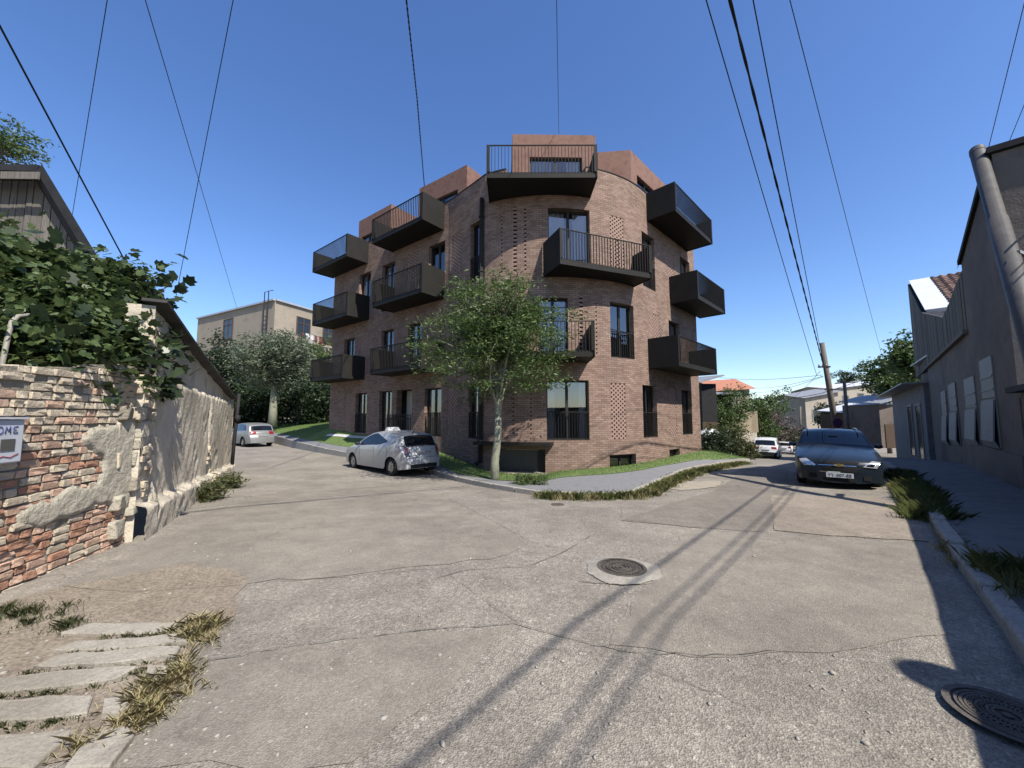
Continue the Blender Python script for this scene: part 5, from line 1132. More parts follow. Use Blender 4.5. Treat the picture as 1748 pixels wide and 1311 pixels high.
def hwin(a, b, t0, t1, z0, z1):
    e = (b - a); n_ = Vector((e.y, -e.x, 0)).normalized(); p0, p1 = a.lerp(b, t0), a.lerp(b, t1)
    def q(p, z, d): r_ = p + n_ * d; return (r_.x, r_.y, z)
    f = MB(); 
    for (x0, x1, y0, y1) in ((0, 1, z0 - .12, z0), (0, 1, z1, z1 + .12), (-.08, 0.0, z0 - .12, z1 + .12), (1.0, 1.08, z0 - .12, z1 + .12), (.47, .53, z0, z1), (0, 1, z0 + (z1 - z0) * .68, z0 + (z1 - z0) * .72)):
        A_, B_ = p0.lerp(p1, x0), p0.lerp(p1, x1); f.hexa([q(A_, y0, .08), q(B_, y0, .08), q(B_, y0, -.02), q(A_, y0, -.02), q(A_, y1, .08), q(B_, y1, .08), q(B_, y1, -.02), q(A_, y1, -.02)])
    o = f.build('window', MT['wood_frame'], BH); g_ = MB(); g_.quad(q(p0, z0, .03), q(p1, z0, .03), q(p1, z1, .03), q(p0, z1, .03)); g_.build('pane', MT['dark_window'], o)
zz = lambda py, Y: P(400, py, Y).z
hwin(c1, c2v, .40, .51, zz(577, YH + 5.5), zz(545, YH + 5.5)); hwin(c1, c2v, .27, .33, zz(600, YH + 7), zz(592, YH + 7))
hwin(c2v, c3, .33, .52, zz(572, YH + 3.5), zz(543, YH + 3.5)); hwin(c2v, c3, .76, .93, zz(584, YH + 7), zz(560, YH + 7))
e_ = (c2v - c1).normalized(); n_ = Vector((e_.y, -e_.x, 0)); m = MB(); l0 = c2v - e_ * 1.9 + n_ * .3; l1 = l0 + e_ * .9
for s_ in (l0, l1): m.tube([(s_.x, s_.y, 8), (s_.x, s_.y, zt + 1.3), (s_.x - n_.x * .5, s_.y - n_.y * .5, zt + 1.5)], .06, 5)
for k in range(12): z_ = 8.4 + k * .5; m.tube([(l0.x, l0.y, z_), (l1.x, l1.y, z_)], .04, 4)
m.build('ladder', MT['dark_eave'], BH)
mat('cloth_dark', (.04, .02, .025), rough=.9); mat('cloth_pale', (.6, .58, .58), rough=.9); mat('cloth_red', (.16, .04, .05), rough=.9)
e3 = (c3 - c2v).normalized(); n3 = Vector((e3.y, -e3.x, 0)); base = c2v + e3 * (c3 - c2v).length * .3 + n3 * .8; zc_ = zz(566, YH + 3); m = MB(); en = base + e3 * 6.6
WS = empty('washing_line', (base.x, base.y, zc_)); tag(WS, 'washing hung on a line along the side of the beige house', 'washing')
m.tube([(base.x, base.y, zc_), ((base + e3 * 3.3).x, (base + e3 * 3.3).y, zc_ - .25), (en.x, en.y, zc_ - .1)], .03, 4); m.build('line', MT['dark_eave'], WS)
for k in range(9):
    p0 = base + e3 * (.2 + k * .7); p1 = p0 + e3 * rb.uniform(.35, .6); h_ = rb.uniform(.6, 1.3); z_ = zc_ - .15; m = MB(); sw = n3 * .12
    m.add([(p0.x, p0.y, z_), (p1.x, p1.y, z_), (p1.x + sw.x, p1.y + sw.y, z_ - h_ * .6), (p1.x, p1.y, z_ - h_), (p0.x, p0.y, z_ - h_ * .9), (p0.x + sw.x, p0.y + sw.y, z_ - h_ * .5)], [(0, 1, 2, 5), (5, 2, 3, 4)]); m.build('cloth', MT[rb.choice(('cloth_dark', 'cloth_dark', 'cloth_pale', 'cloth_red'))], WS)
# ------------------------------------------------------------------ right side
WD = Vector((.682, .731, 0)); WN = Vector((-.731, .682, 0)); W0 = Vector((13.0, 10.5, 0))
def rt(px, off=0.0):          # distance along the house line where a vertical through pixel px stands
    k = (px - 874) / FPX; b = W0 + WN * off; return (k * b.y - b.x) / (WD.x - k * WD.y)
def rwp(t, z, d=0): q = W0 + WD * t + WN * d; return Vector((q.x, q.y, z))
mat('stucco_brown', (.16, .135, .115), (.21, .175, .15), (.12, .103, .09), scale=1.2, bump=.6, bscale=14, c4=(.07, .062, .058), s4=.6)
mat('stucco_grey', (.20, .20, .20), (.25, .25, .25), (.16, .16, .16), scale=1.5, bump=.5, bscale=14)
mat('white_paint_old', (.27, .27, .265), (.33, .33, .32), (.22, .22, .215), scale=5, rough=.6, bump=.3)
mat('flue_zinc', (.065, .06, .056), (.09, .084, .076), scale=4, rough=.55, bump=.2); mat('tile_brown', (.22, .13, .10), (.34, .22, .17), (.15, .09, .07), scale=4, rnd=.3, bump=.4)
mat('tin_white', (.66, .67, .68), (.74, .75, .76), scale=2, rough=.4); mat('tin_grey', (.30, .31, .32), (.38, .39, .40), (.24, .24, .24), scale=2, rough=.5, metal=.2)
mat('tile_red', (.42, .17, .10), (.50, .22, .14), (.36, .14, .09), scale=2, rough=.8); mat('fence_wood', (.36, .29, .19), (.44, .36, .25), (.26, .2, .13), scale=5, aniso=(4, 4, .6), rnd=.2)
HB = 6.5
# right pavement and kerb
KR = [G(p_[0], p_[1]) for p_ in ((1900, 1270), (1748, 1066), (1700, 1010), (1650, 948), (1610, 893), (1585, 858), (1560, 832), (1538, 810), (1520, 796))]
KR = [Vector((KR[0].x - .9, KR[0].y - 1.6, 0)), ] + KR + [KR[-1] + Vector((8, 9.5, 0))]
for p_ in KR: p_.z = zr(p_.x, p_.y)
m = MB(); prev = None
for p_ in resample(KR, .8):
    # foot of the wall opposite
    t_ = (p_ - W0).dot(WD); w_ = W0 + WD * t_ - WN * .3; a = Vector((p_.x, p_.y, zr(p_.x, p_.y) + .10)); b = Vector((w_.x, w_.y, zr(p_.x, p_.y) + .16)); row_ = [a.lerp(b, k / 5) for k in range(6)]
    if prev:
        for k in range(5): m.quad(prev[k], prev[k + 1], row_[k + 1], row_[k])
    prev = row_
for i_, f_ in enumerate(m.f): m.f[i_] = tuple(reversed(f_))
o = m.build('pavement', MT['pave_right'], smooth=True); tag(o, kind='structure')
kb = empty('kerb', KR[3]); tag(kb, kind='structure')
KS2 = resample(KR, .75)
for a, b in zip(KS2[:-1], KS2[1:]):
    t_ = (b - a).normalized(); n_ = Vector((-t_.y, t_.x, 0)); a2, b2 = a + t_ * .01, b - t_ * .01; j = rk.uniform(-.015, .02); w_ = .15; mb = MB(); h_ = .135 + j
    mb.hexa([(*(a2 + n_ * w_).xy, a.z - .2), (*(b2 + n_ * w_).xy, b.z - .2), (*b2.xy, b.z - .2), (*a2.xy, a.z - .2)][::-1] + [(*(a2 + n_ * w_).xy, a.z + h_), (*(b2 + n_ * w_).xy, b.z + h_), (*b2.xy, b.z + h_ + .01), (*a2.xy, a.z + h_ + .01)][::-1]); mb.build('kerb_stone', MT['kerb_stone'], kb, bevel=.025)
# tall near house with a flue pipe
NH = empty('corner_house', rwp(-2, 0)); tag(NH, 'tall dark stucco house wall at the right edge beside the pavement', 'house')
tA, tB = -20.0, rt(1648, .2)
def rbox(mb, t0, t1, z0, z1, d0, d1): mb.hexa([rwp(t0, z0, d0), rwp(t1, z0, d0), rwp(t1, z0, d1), rwp(t0, z0, d1), rwp(t0, z1, d0), rwp(t1, z1, d0), rwp(t1, z1, d1), rwp(t0, z1, d1)])
HS = 1.15
def rslope(mb, t0, t1, z0, za, zb_, d0, d1): mb.hexa([rwp(t0, z0 if z0 is not None else za - .14, d0), rwp(t1, z0 if z0 is not None else zb_ - .14, d0), rwp(t1, z0 if z0 is not None else zb_ - .14, d1), rwp(t0, z0 if z0 is not None else za - .14, d1), rwp(t0, za, d0), rwp(t1, zb_, d0), rwp(t1, zb_, d1), rwp(t0, za, d1)])
m = MB(); rslope(m, -2.8, tB, -1.5, HB + HS, HB, -8, 0); rbox(m, tA, -2.81, -1.5, 2.12, -8, -.02); m.build('wall', MT['stucco_brown'], NH)  # low stretch is out of view, its height set for the shadow it throws
m = MB(); rslope(m, -2.9, tB + .05, None, HB + HS + .16, HB + .145, -8, .08); rbox(m, tA, -2.91, 2.123, 2.24, -8, .2); m.build('roof_eave', MT['dark_eave'], NH)
m = MB(); rbox(m, -2.8, tB, -.2, .75, .002, .05); m.build('plinth', MT['stucco_brown'], NH)
m = MB(); f0, f1 = P(1668, 256, rwp(rt(1668, .6), 0, .6).y), P(1752, 545, rwp(rt(1752, .45), 0, .45).y); f2 = f1 + (f1 - f0) * .35; m.tube([f0, f0.lerp(f1, .5), f0.lerp(f1, .5), f1, f2], [.135, .135, .15, .15, .15], 18, cap=False); m.tube([f0 + (f1 - f0) * .02, f0 + (f1 - f0) * .03], .14, 18)
o = m.build('flue_pipe', MT['flue_zinc'], smooth=True); tag(o, 'thick grey flue pipe leaning out above the dark eave', 'pipe')
m = MB(); m.box((f1.x + .2, f1.y + .2, f1.z - .2), (.7, .08, .08), .8); m.box((f0.lerp(f1, .7).x + .25, f0.lerp(f1, .7).y - .05, f0.lerp(f1, .7).z), (.6, .06, .06), .4); o = m.build('pipe_bracket', MT['white_paint_old']); tag(o, 'pale bracket holding the flue pipe to the dark wall', 'bracket')
# tall pale shuttered windows of the neighbouring house
SH = empty('shuttered_house', rwp(tB + 1, 0)); tag(SH, 'grey house with boarded loft, brown roof tiles and pale tilted shutters', 'house')
tC = rt(1588); m = MB(); rbox(m, tB + .01, tC, -2, 4.25, -7, -.01); m.build('wall', MT['stucco_brown'], SH)
m = MB(); rbox(m, tB + .02, tC + .1, 4.253, 4.38, -7, .12); m.build('floor_band', MT['weathered_wood'], SH)
E1, R1 = P(1592, 527, 22.0), P(1563, 480, 27.5); e1 = Vector((-WN.x, -WN.y, 0)); t1_, tR = (V2(E1) - W0).dot(WD), (V2(R1) - W0).dot(WD); ze = E1.z; k = tB + .05
def loft_top(t): return lin([(tB, HB - .1), (7.6, 5.8), (t1_, ze - .12), (tR, R1.z - .12)], t)
while k < tR - .1:
    b_ = MB(); rslope(b_, k, k + .27, 4.39, loft_top(k), loft_top(k + .27), -.06, -.03 + rb.uniform(-.01, .015)); b_.build('board', MT['weathered_wood'], SH); k += .285
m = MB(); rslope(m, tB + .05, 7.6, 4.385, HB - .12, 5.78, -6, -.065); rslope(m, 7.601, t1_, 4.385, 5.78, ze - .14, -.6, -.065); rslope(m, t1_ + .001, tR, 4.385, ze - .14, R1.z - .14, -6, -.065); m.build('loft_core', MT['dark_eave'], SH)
def rfp(a, b, h=0.0): q = E1.lerp(R1, b) + e1 * a; return Vector((q.x, q.y, q.z + h))
m = MB(); m.hexa([rfp(-.3, -.05), rfp(6, -.05), rfp(6, 1), rfp(-.3, 1), rfp(-.3, -.05, .08), rfp(6, -.05, .08), rfp(6, 1, .08), rfp(-.3, 1, .08)]); RFO = m.build('roof', MT['dark_eave'], SH)
m = MB(); m.hexa([rfp(-.34, -.06, .083), rfp(.7, -.06, .083), rfp(.7, 1, .083), rfp(-.34, 1, .083), rfp(-.34, -.06, .13), rfp(.7, -.06, .13), rfp(.7, 1, .13), rfp(-.34, 1, .13)]); m.build('verge_flashing', MT['tin_white'], RFO)
m = MB(); m.beam(rfp(-.3, -.06, .0), rfp(6, -.06, .0), .05, .22); m.build('gutter', MT['tin_grey'], RFO)
tl = MB(); TW, TLn = .42, .62
for i in range(6):
    a, b = i / 6, (i + 1) / 6; f_ = lambda q: (-TW / 2 + TW * q, .06 * math.sin(q * math.pi * 2)); (xa, ya), (xb, yb) = f_(a), f_(b); tl.add([(xa, -TLn / 2, ya + .07), (xb, -TLn / 2, yb + .07), (xb, TLn / 2, yb), (xa, TLn / 2, ya), (xa, -TLn / 2, ya - .01), (xb, -TLn / 2, yb - .01)], [(0, 1, 2, 3), (4, 5, 1, 0)])
tme = tl.mesh('roof_tile', MT['tile_brown'], True); Ls = (R1 - E1).length; yv = (R1 - E1).normalized(); xv = e1.copy(); zv = xv.cross(yv).normalized()
for i in range(int(Ls / .55)):
    for j in range(12):
        p_ = rfp(.92 + j * .42, (.3 + i * .55) / Ls, .12); o = bpy.data.objects.new('roof_tile', tme); COL.objects.link(o); o.parent = RFO; Mx = Matrix((xv, yv, zv)).transposed().to_4x4()
        o.matrix_basis = Matrix.Translation(p_) @ Mx @ Matrix.Rotation(rb.uniform(-.05, .06), 4, 'Z') @ Matrix.Rotation(rb.uniform(-.03, .03), 4, 'X')
for (xa, xb, y0, y1) in ((1680, 1702, 612, 762), (1650, 1668, 645, 758), (1622, 1634, 655, 758), (1608, 1616, 668, 758)):
    ta, tb2 = sorted((rt(xa), rt(xb))); tc_ = (ta + tb2) / 2; Yc = rwp(tc_, 0).y; z1_, z0_ = P(874, y0, Yc).z, P(874, y1, Yc).z; zm = z0_ + (z1_ - z0_) * .52
    f = MB(); rbox(f, ta, tb2, z0_, z1_, .003, .03); host = NH if tc_ < tB else SH; wn = f.build('window', MT['white_paint_old'], host)
    s_ = MB(); s_.hexa([rwp(ta, zm + .05, .035), rwp(tb2, zm + .05, .035), rwp(tb2, zm + .05, .07), rwp(ta, zm + .05, .07), rwp(ta, zm + .06, .036), rwp(tb2, zm + .06, .036), rwp(tb2, zm + .06, .071), rwp(ta, zm + .06, .071)])
    s_.hexa([rwp(ta, z0_ + .15, .11), rwp(tb2, z0_ + .15, .11), rwp(tb2, z0_ + .15, .14), rwp(ta, z0_ + .15, .14), rwp(ta, zm, .035), rwp(tb2, zm, .035), rwp(tb2, zm, .065), rwp(ta, zm, .065)][:4] + [rwp(ta, zm, .035), rwp(tb2, zm, .035), rwp(tb2, zm, .065), rwp(ta, zm, .065)])
    s_.hexa([rwp(ta, z0_ - .02, .03), rwp(tb2, z0_ - .02, .03), rwp(tb2, z0_ - .02, .06), rwp(ta, z0_ - .02, .06), rwp(ta, z0_ + .15, .10), rwp(tb2, z0_ + .15, .10), rwp(tb2, z0_ + .15, .14), rwp(ta, z0_ + .15, .14)]); s_.build('tilted_shutter', MT['white_paint_old'], wn)
    s_ = MB(); rbox(s_, ta + .03, tb2 - .03, z1_ - .55, z1_ - .5, .03, .05); rbox(s_, ta + .03, tb2 - .03, z1_ - .9, z1_ - .86, .03, .05); s_.build('louvre', MT['white_paint_old'], wn)
# pale house with two narrow windows
cA = rwp(tC + .3, 0, .2); cB = V2(P(1524, 700, 33)); PWd = (cB - cA).normalized(); PWn = Vector((-PWd.y, PWd.x, 0)); LH = (cB - cA).length
def qwp(t, z, d=0): q = cA + PWd * t + PWn * d; return Vector((q.x, q.y, z))
WH = empty('pale_house', cA); tag(WH, 'low pale rendered house with two narrow dark windows beyond the shuttered house', 'house')
def qbox(mb, t0, t1, z0, z1, d0, d1): mb.hexa([qwp(t0, z0, d0), qwp(t1, z0, d0), qwp(t1, z0, d1), qwp(t0, z0, d1), qwp(t0, z1, d0), qwp(t1, z1, d0), qwp(t1, z1, d1), qwp(t0, z1, d1)])
m = MB(); qbox(m, 0, LH, -2.5, 3.6, -6, 0); m.build('wall', MT['stucco_grey'], WH)
def qt(px): k = (px - 874) / FPX; return (k * cA.y - cA.x) / (PWd.x - k * PWd.y)
for (xa, xb) in ((1549, 1556), (1563, 1571)):
    ta, tb2 = sorted((qt(xa), qt(xb))); f = MB(); qbox(f, ta - .12, ta, -.9, 2.3, 0.002, .06); qbox(f, tb2, tb2 + .12, -.9, 2.3, 0.002, .06); qbox(f, ta - .12, tb2 + .12, 2.302, 2.42, 0.002, .06); w_ = f.build('window', MT['white_paint_old'], WH); g_ = MB(); qbox(g_, ta, tb2, -.9, 2.3, .002, .02); g_.build('pane', MT['dark_window'], w_)
m = MB(); m.hexa([qwp(-.2, 3.61, -6), qwp(LH + 2.5, 3.61, -6), qwp(LH + 2.5, 3.3, .9), qwp(-.2, 3.5, .9), qwp(-.2, 3.7, -6), qwp(LH + 2.5, 3.7, -6), qwp(LH + 2.5, 3.38, .9), qwp(-.2, 3.58, .9)]); m.build('tin_roof', MT['tin_grey'], WH)
m = MB(); qbox(m, 0, 5, 3.75, 5.0, -5, -.6); m.build('attic_wall', MT['stucco_brown'], WH)
m = MB(); m.hexa([qwp(-.3, 5.0, -5), qwp(5.4, 5.0, -5), qwp(5.4, 5.0, -.2), qwp(-.3, 5.0, -.2), qwp(-.3, 5.6, -5), qwp(5.4, 5.5, -5), qwp(5.4, 5.08, -.2), qwp(-.3, 5.1, -.2)]); m.build('attic_roof', MT['tin_grey'], WH)
# sheds with tin roofs farther down
def shed(name, label, px0, px1, yt, yb, Y, m_, roof, tilt=.35, dpt=4):
    a, b = P(px0, yt, Y), P(px1, yt, Y); zb_ = P(px0, yb, Y).z; r_ = empty(name, (a.x, a.y, zb_)); tag(r_, label, 'shed'); m = MB(); m.box(((a.x + b.x) / 2, Y + dpt / 2, (a.z + zb_) / 2), (b.x - a.x, dpt, a.z - zb_)); m.build('wall', m_, r_)
    m = MB(); q = .35; m.hexa([(a.x - q, Y - .5, a.z + .01), (b.x + q, Y - .5, a.z + tilt), (b.x + q, Y + dpt, a.z + tilt + .3), (a.x - q, Y + dpt, a.z + .31), (a.x - q, Y - .5, a.z + .09), (b.x + q, Y - .5, a.z + tilt + .08), (b.x + q, Y + dpt, a.z + tilt + .38), (a.x - q, Y + dpt, a.z + .39)]); m.build('roof', roof, r_)
    d_ = MB(); d_.box((a.x + (b.x - a.x) * .45, Y - .03, zb_ + 1.1), (1.0, .05, 2.2)); d_.build('door', MT['wood_frame'], r_); return r_
shed('shed', 'dark shed with white tin roof behind the blue saloon', 1452, 1512, 706, 760, 40, MT['wood_frame'], MT['tin_white'], 1.0)
shed('shed', 'low shed with slanting grey roof beside the pale house', 1500, 1536, 690, 765, 36, MT['stucco_brown'], MT['tin_grey'], .7)
shed('shed', 'white roofed shed at the far end of the street', 1348, 1368, 742, 765, 66, MT['wood_frame'], MT['tin_white'], .0)
def far_house(label, pts, Y, depth, m_, roof, wins, ridge=1.2, cat='house'):
    (xa, ya), (xb, yb), ybase = pts; a, b = P(xa, ya, Y), P(xb, yb, Y); zb_ = P(xa, ybase, Y).z; r_ = empty('house', (a.x, a.y, zb_)); tag(r_, label, cat)
    m = MB(); m.hexa([(a.x, Y, zb_), (b.x, Y, zb_), (b.x, Y + depth, zb_), (a.x, Y + depth, zb_), (a.x, Y, a.z), (b.x, Y, b.z), (b.x, Y + depth, b.z), (a.x, Y + depth, a.z)]); m.build('wall', m_, r_)
    m = MB(); o_ = .5; ym = Y + depth / 2
    m.add([(a.x - o_, Y - o_, a.z), (b.x + o_, Y - o_, b.z), (b.x + o_, ym, b.z + ridge), (a.x - o_, ym, a.z + ridge), (b.x + o_, Y + depth + o_, b.z), (a.x - o_, Y + depth + o_, a.z)], [(0, 1, 2, 3), (3, 2, 4, 5)]); m.add([(a.x, Y, a.z), (a.x, ym, a.z + ridge), (a.x, Y + depth, a.z)], [(0, 1, 2)], 1); m.add([(b.x, Y, b.z), (b.x, Y + depth, b.z), (b.x, ym, b.z + ridge)], [(0, 1, 2)], 1); m.build('roof', [roof, m_], r_)
    for (x0, x1, y0, y1) in wins:
        p0, p1 = P(x0, y1, Y - .03), P(x1, y0, Y - .03); f = MB(); f.box(((p0.x + p1.x) / 2, Y - .03, (p0.z + p1.z) / 2), (p1.x - p0.x + .3, .06, p1.z - p0.z + .3)); w_ = f.build('window', MT['white_paint_old'], r_); g_ = MB(); g_.box(((p0.x + p1.x) / 2, Y - .07, (p0.z + p1.z) / 2), (p1.x - p0.x, .02, p1.z - p0.z)); g_.build('pane', MT['dark_window'], w_)
    return r_
mat('cream_wall', (.42, .37, .29), (.48, .42, .34), scale=.8, bump=.3)
far_house('pale far house with dark windows behind the leaning pole', ((1374, 680), (1430, 668), 760), 62, 9, MT['cream_wall'], MT['tin_grey'], ((1389, 1398, 700, 718), (1408, 1416, 694, 714)), .8)
far_house('long beige far building with white roof edge right of the leaning pole', ((1422, 664), (1512, 652), 760), 78, 12, MT['cream_wall'], MT['tin_white'], ((1440, 1448, 676, 690), (1466, 1474, 672, 688), (1490, 1498, 670, 686)), .9)
far_house('house with red tiled roof above the vines', ((1226, 668), (1279, 664), 745), 44, 7, MT['cream_wall'], MT['tile_red'], ((1240, 1248, 676, 688),), 1.5)
# chimney pot on the red roof and dark sheds beside the brick facade
shed('shed', 'black timber shed right against the brick building', 1197, 1222, 655, 775, 27, MT['dark_eave'], MT['tin_grey'], .5)
shed('shed', 'dark lean-to with tin roof behind the vines', 1218, 1248, 674, 760, 33, MT['dark_eave'], MT['tin_grey'], .1)
a = P(1262, 706, 35); FN = empty('board_fence', P(1262, 740, 35)); tag(FN, 'tall weathered board fence on a low wall behind the bushes', 'fence')
for k in range(12):
    x0 = 1250 + k * 3.6; p0, p1 = P(x0, 738, 34 + k * .3), P(x0 + 3.1, 706 - k * .4, 34 + k * .3); b_ = MB(); b_.box(((p0.x + p1.x) / 2, p0.y, (p0.z + p1.z) / 2), (p1.x - p0.x, .04, p1.z - p0.z)); b_.build('board', MT['fence_wood'], FN)
m = MB(); p0, p1 = P(1246, 775, 33.7), P(1294, 738, 37); m.beam((p0.x, 33.9, (p0.z + p1.z) / 2), (p1.x, 37.4, (p0.z + p1.z) / 2), .25, p1.z - p0.z); m.build('low_wall', MT['cream_wall'], FN)
m = MB(); q = P(1210, 745, 25.5); nn_ = 12
cv = []; 
for i in range(7):
    for k in range(nn_): a_ = 2 * math.pi * k / nn_; r_ = math.sin(math.pi * (i + .35) / 7.2); cv.append((q.x + .75 * r_ * math.cos(a_) + (i - 3) * .05, q.y + .5 * r_ * math.sin(a_), q.z - .45 + .15 * i * (1 + .1 * math.sin(a_ * 3))))
m.add(cv, [(i * nn_ + k, i * nn_ + (k + 1) % nn_, (i + 1) * nn_ + (k + 1) % nn_, (i + 1) * nn_ + k) for i in range(6) for k in range(nn_)]); o = m.build('tarpaulin_heap', MT['tin_white'], smooth=True); tag(o, 'white tarpaulin heap at the right foot of the brick building', 'tarpaulin')
# vegetation on the right
for i, (px, py, Y, rx, rz, mt, lb) in enumerate(((1255, 690, 32, 1.7, 1.5, 'leaf_mid', 'green vine mass climbing over the dark lean-to'), (1240, 722, 29.5, 1.1, 1.5, 'leaf_mid', 'bright vine hanging down in front of the lean-to'), (1216, 760, 24.5, 1.1, .9, 'leaf_dark', 'dark bush at the right foot of the brick building'), (1238, 752, 26.5, 1.2, 1.0, 'leaf_olive', 'olive bush between the brick building and the fence'),
        (1266, 770, 26.5, 1.0, .8, 'leaf_olive', 'pale yellow green bush beside the white off-road car'), (1300, 735, 42, 2.0, 1.4, 'leaf_mid', 'green hedge behind the white off-road car'), (1325, 730, 46, 2.4, 1.9, 'leaf_pink', 'pink flowering bush above the parked white cars'), (1345, 745, 48, 1.4, 1.2, 'leaf_olive', 'yellowish bush at the end of the parked cars'), (1290, 706, 40, 1.2, 1.6, 'leaf_mid', 'leafy climber on the far end of the board fence'))):
    c_ = P(px, py, Y); shrub('bush', lb, 'bush', c_, (rx, rx * .8, rz), 90, 40, (.2, .2, .16), .17 if Y < 35 else .24, MT[mt], 90 + i, 'bushes along the right street')
for i, (px, py, Y, rx, rz, mt, lb) in enumerate(((1312, 700, 62, 3.4, 3.0, 'leaf_mid', 'light green tree at the end of the street'), (1362, 698, 70, 5.0, 4.2, 'leaf_dark', 'large dark tree closing the end of the street'), (1335, 722, 74, 4.2, 3.4, 'leaf_dark', 'dark low tree behind the parked white cars'), (1452, 648, 95, 4.4, 3.0, 'leaf_dark', 'dark tree on the skyline above the beige building'), (1428, 712, 52, 2.6, 1.8, 'leaf_dark', 'dark tree behind the leaning pole'),
        (1556, 610, 36, 1.9, 2.5, 'leaf_mid', 'leafy tree rising behind the pale house'), (1508, 638, 46, 2.6, 2.2, 'leaf_mid', 'smaller tree left of the pale house roof'), (1535, 660, 40, 2.0, 1.5, 'leaf_mid', 'low tree over the tin roofed sheds'))):
    c_ = P(px, py, Y); b_ = Vector((c_.x, c_.y, zr(c_.x, c_.y) - .5)); tree('background_tree', lb, 'tree', b_, max(.8, c_.z - rz * .7 - b_.z), c_, (rx, rx * .85, rz), .2, 90, 50, (.35, .35, .25), .36, (MT['bark_dark'], MT[mt]), 130 + i, 'trees beyond the houses', shell=.4, nb=7)
# ------------------------------------------------------------------ poles, cables, covers, sign, weeds
mat('pole_concrete', (.16, .135, .11), (.21, .18, .15), (.12, .10, .085), scale=6, bump=.5); mat('cable_black', (.012, .012, .014), rough=.6); mat('cast_iron', (.10, .085, .07), (.15, .13, .11), (.07, .06, .05), scale=12, rough=.7, metal=.3, bump=.3); mat('concrete_collar', (.33, .30, .25), (.38, .35, .295), (.28, .255, .21), scale=7, bump=.6, speck=(90, .85, 1.12))
mat('sign_blue', (.03, .045, .16), rough=.4); mat('sign_red', (.2, .03, .04), rough=.4); mat('insulator', (.6, .6, .58), rough=.3)
pb, ptp = P(1436, 775, 21.5), P(1403, 585, 21.0); pb.z = zr(pb.x, pb.y) - .3
PL = empty('utility_pole', pb); tag(PL, 'tall leaning utility pole carrying the cables over the right street', 'pole')
m = MB(); m.tube([pb, pb.lerp(ptp, .5), ptp], [.17, .145, .115], 10); m.build('post', MT['pole_concrete'], PL, True)
m = MB(); c_ = pb.lerp(ptp, .80); m.beam(c_ + Vector((-.5, -.1, .0)), c_ + Vector((.15, -.1, .02)), .08, .08); m.beam(pb.lerp(ptp, .62) + Vector((-.35, -.12, 0)), pb.lerp(ptp, .62) + Vector((.2, -.12, 0)), .06, .06); m.build('crossarm', MT['dark_eave'], PL)
for k in range(3):
    m = MB(); q = c_ + Vector((-.45 + .2 * k, -.1, .05)); m.tube([q, q + Vector((0, 0, .06)), q + Vector((0, 0, .12))], [.03, .045, .02], 7); m.build('insulator', MT['insulator'], PL, True)
p2, t2 = P(1450, 760, 31), P(1441, 650, 31); p2.z = zr(p2.x, p2.y) - .3; P2 = empty('utility_pole', p2); tag(P2, 'shorter pole with a crossarm standing right of the leaning pole', 'pole')
m = MB(); m.tube([p2, t2], [.14, .11], 8); m.build('post', MT['pole_concrete'], P2, True); m = MB(); m.beam(t2 + Vector((-.7, 0, -.2)), t2 + Vector((.9, 0, -.1)), .09, .09); m.build('crossarm', MT['dark_eave'], P2)
p3, t3 = P(1367, 765, 56), P(1366, 694, 56); P3 = empty('utility_pole', p3); tag(P3, 'far thin pole before the dark trees at the street end', 'pole'); m = MB(); m.tube([p3, t3], .12, 6); m.build('post', MT['pole_concrete'], P3, True)
ctop, cl2 = ptp, c_
def cable(label, pts, r=.012, sag=0.0, twist=0):
    L = []
    for a, b in zip(pts[:-1], pts[1:]):
        n_ = 14
        for k in range(n_):
            t = k / n_; q = a.lerp(b, t); q.z -= sag * 4 * t * (1 - t); L.append(q)
    L.append(pts[-1]); m = MB()
    if twist:
        rr_ = random.Random(9); L2 = []
        for i in range(len(L) - 1):
            for k in range(6): q = L[i].lerp(L[i + 1], k / 6); ph = (i * 6 + k) * 1.25; L2.append((q, ph))
        for s_ in (0, math.pi): m.tube([q + Vector((math.cos(ph + s_) * twist, 0, math.sin(ph + s_) * twist)) for q, ph in L2], r, 5)
    else: m.tube(L, r, 5)
    o = m.build('cable', MT['cable_black'], smooth=True); tag(o, label, 'cable', 'overhead cables'); return o
def ext(a, b, k): return b + (b - a) * k
A_ = P(245, 505, 9.5); B_ = P(0, 45, 5.0); cable('thick dark cable slanting down the left edge of the sky', [A_, ext(A_, B_, .5)], .014)
A_ = P(122, 375, 13); B_ = P(183, 0, 7); cable('thin cable rising steeply from the timber roof', [P(118, 400, 13.4), ext(A_, B_, .4)], .008)
A_ = P(405, 528, 44); B_ = P(248, 0, 12); cable('thin cable falling to the roof of the beige house', [A_, ext(A_, B_, .15)], .016)
A_ = P(290, 560, 11.5); B_ = P(398, 0, 6); cable('thin cable crossing another above the plaster house roof', [A_, ext(A_, B_, .4)], .007)
A_ = P(725, 325, 19.6); B_ = P(692, 0, 9); cable('thick twisted cable dropping onto the left penthouse roof', [A_, P(712, 170, 13.6), ext(A_, B_, .25)], .016, twist=.012)
A_ = P(954, 229, 16.0); B_ = P(950, 0, 9); cable('thin cable dropping onto the central penthouse roof', [A_, ext(A_, B_, .25)], .009)
for (lb, xa, ya, xb, r_, tw) in (('thin cable left of the twisted bundle above the right street', 1394, 640, 1208, .010, 0), ('thick twisted cable bundle leading to the leaning pole', 1405, 622, 1248, .017, .014), ('thin cable right of the twisted bundle above the right street', 1411, 650, 1287, .010, 0)):
    A_ = P(xa, ya, 21); B_ = P(xb, 0, 5.6); cable(lb, [A_, ext(A_, B_, .45)], r_, .12, tw)
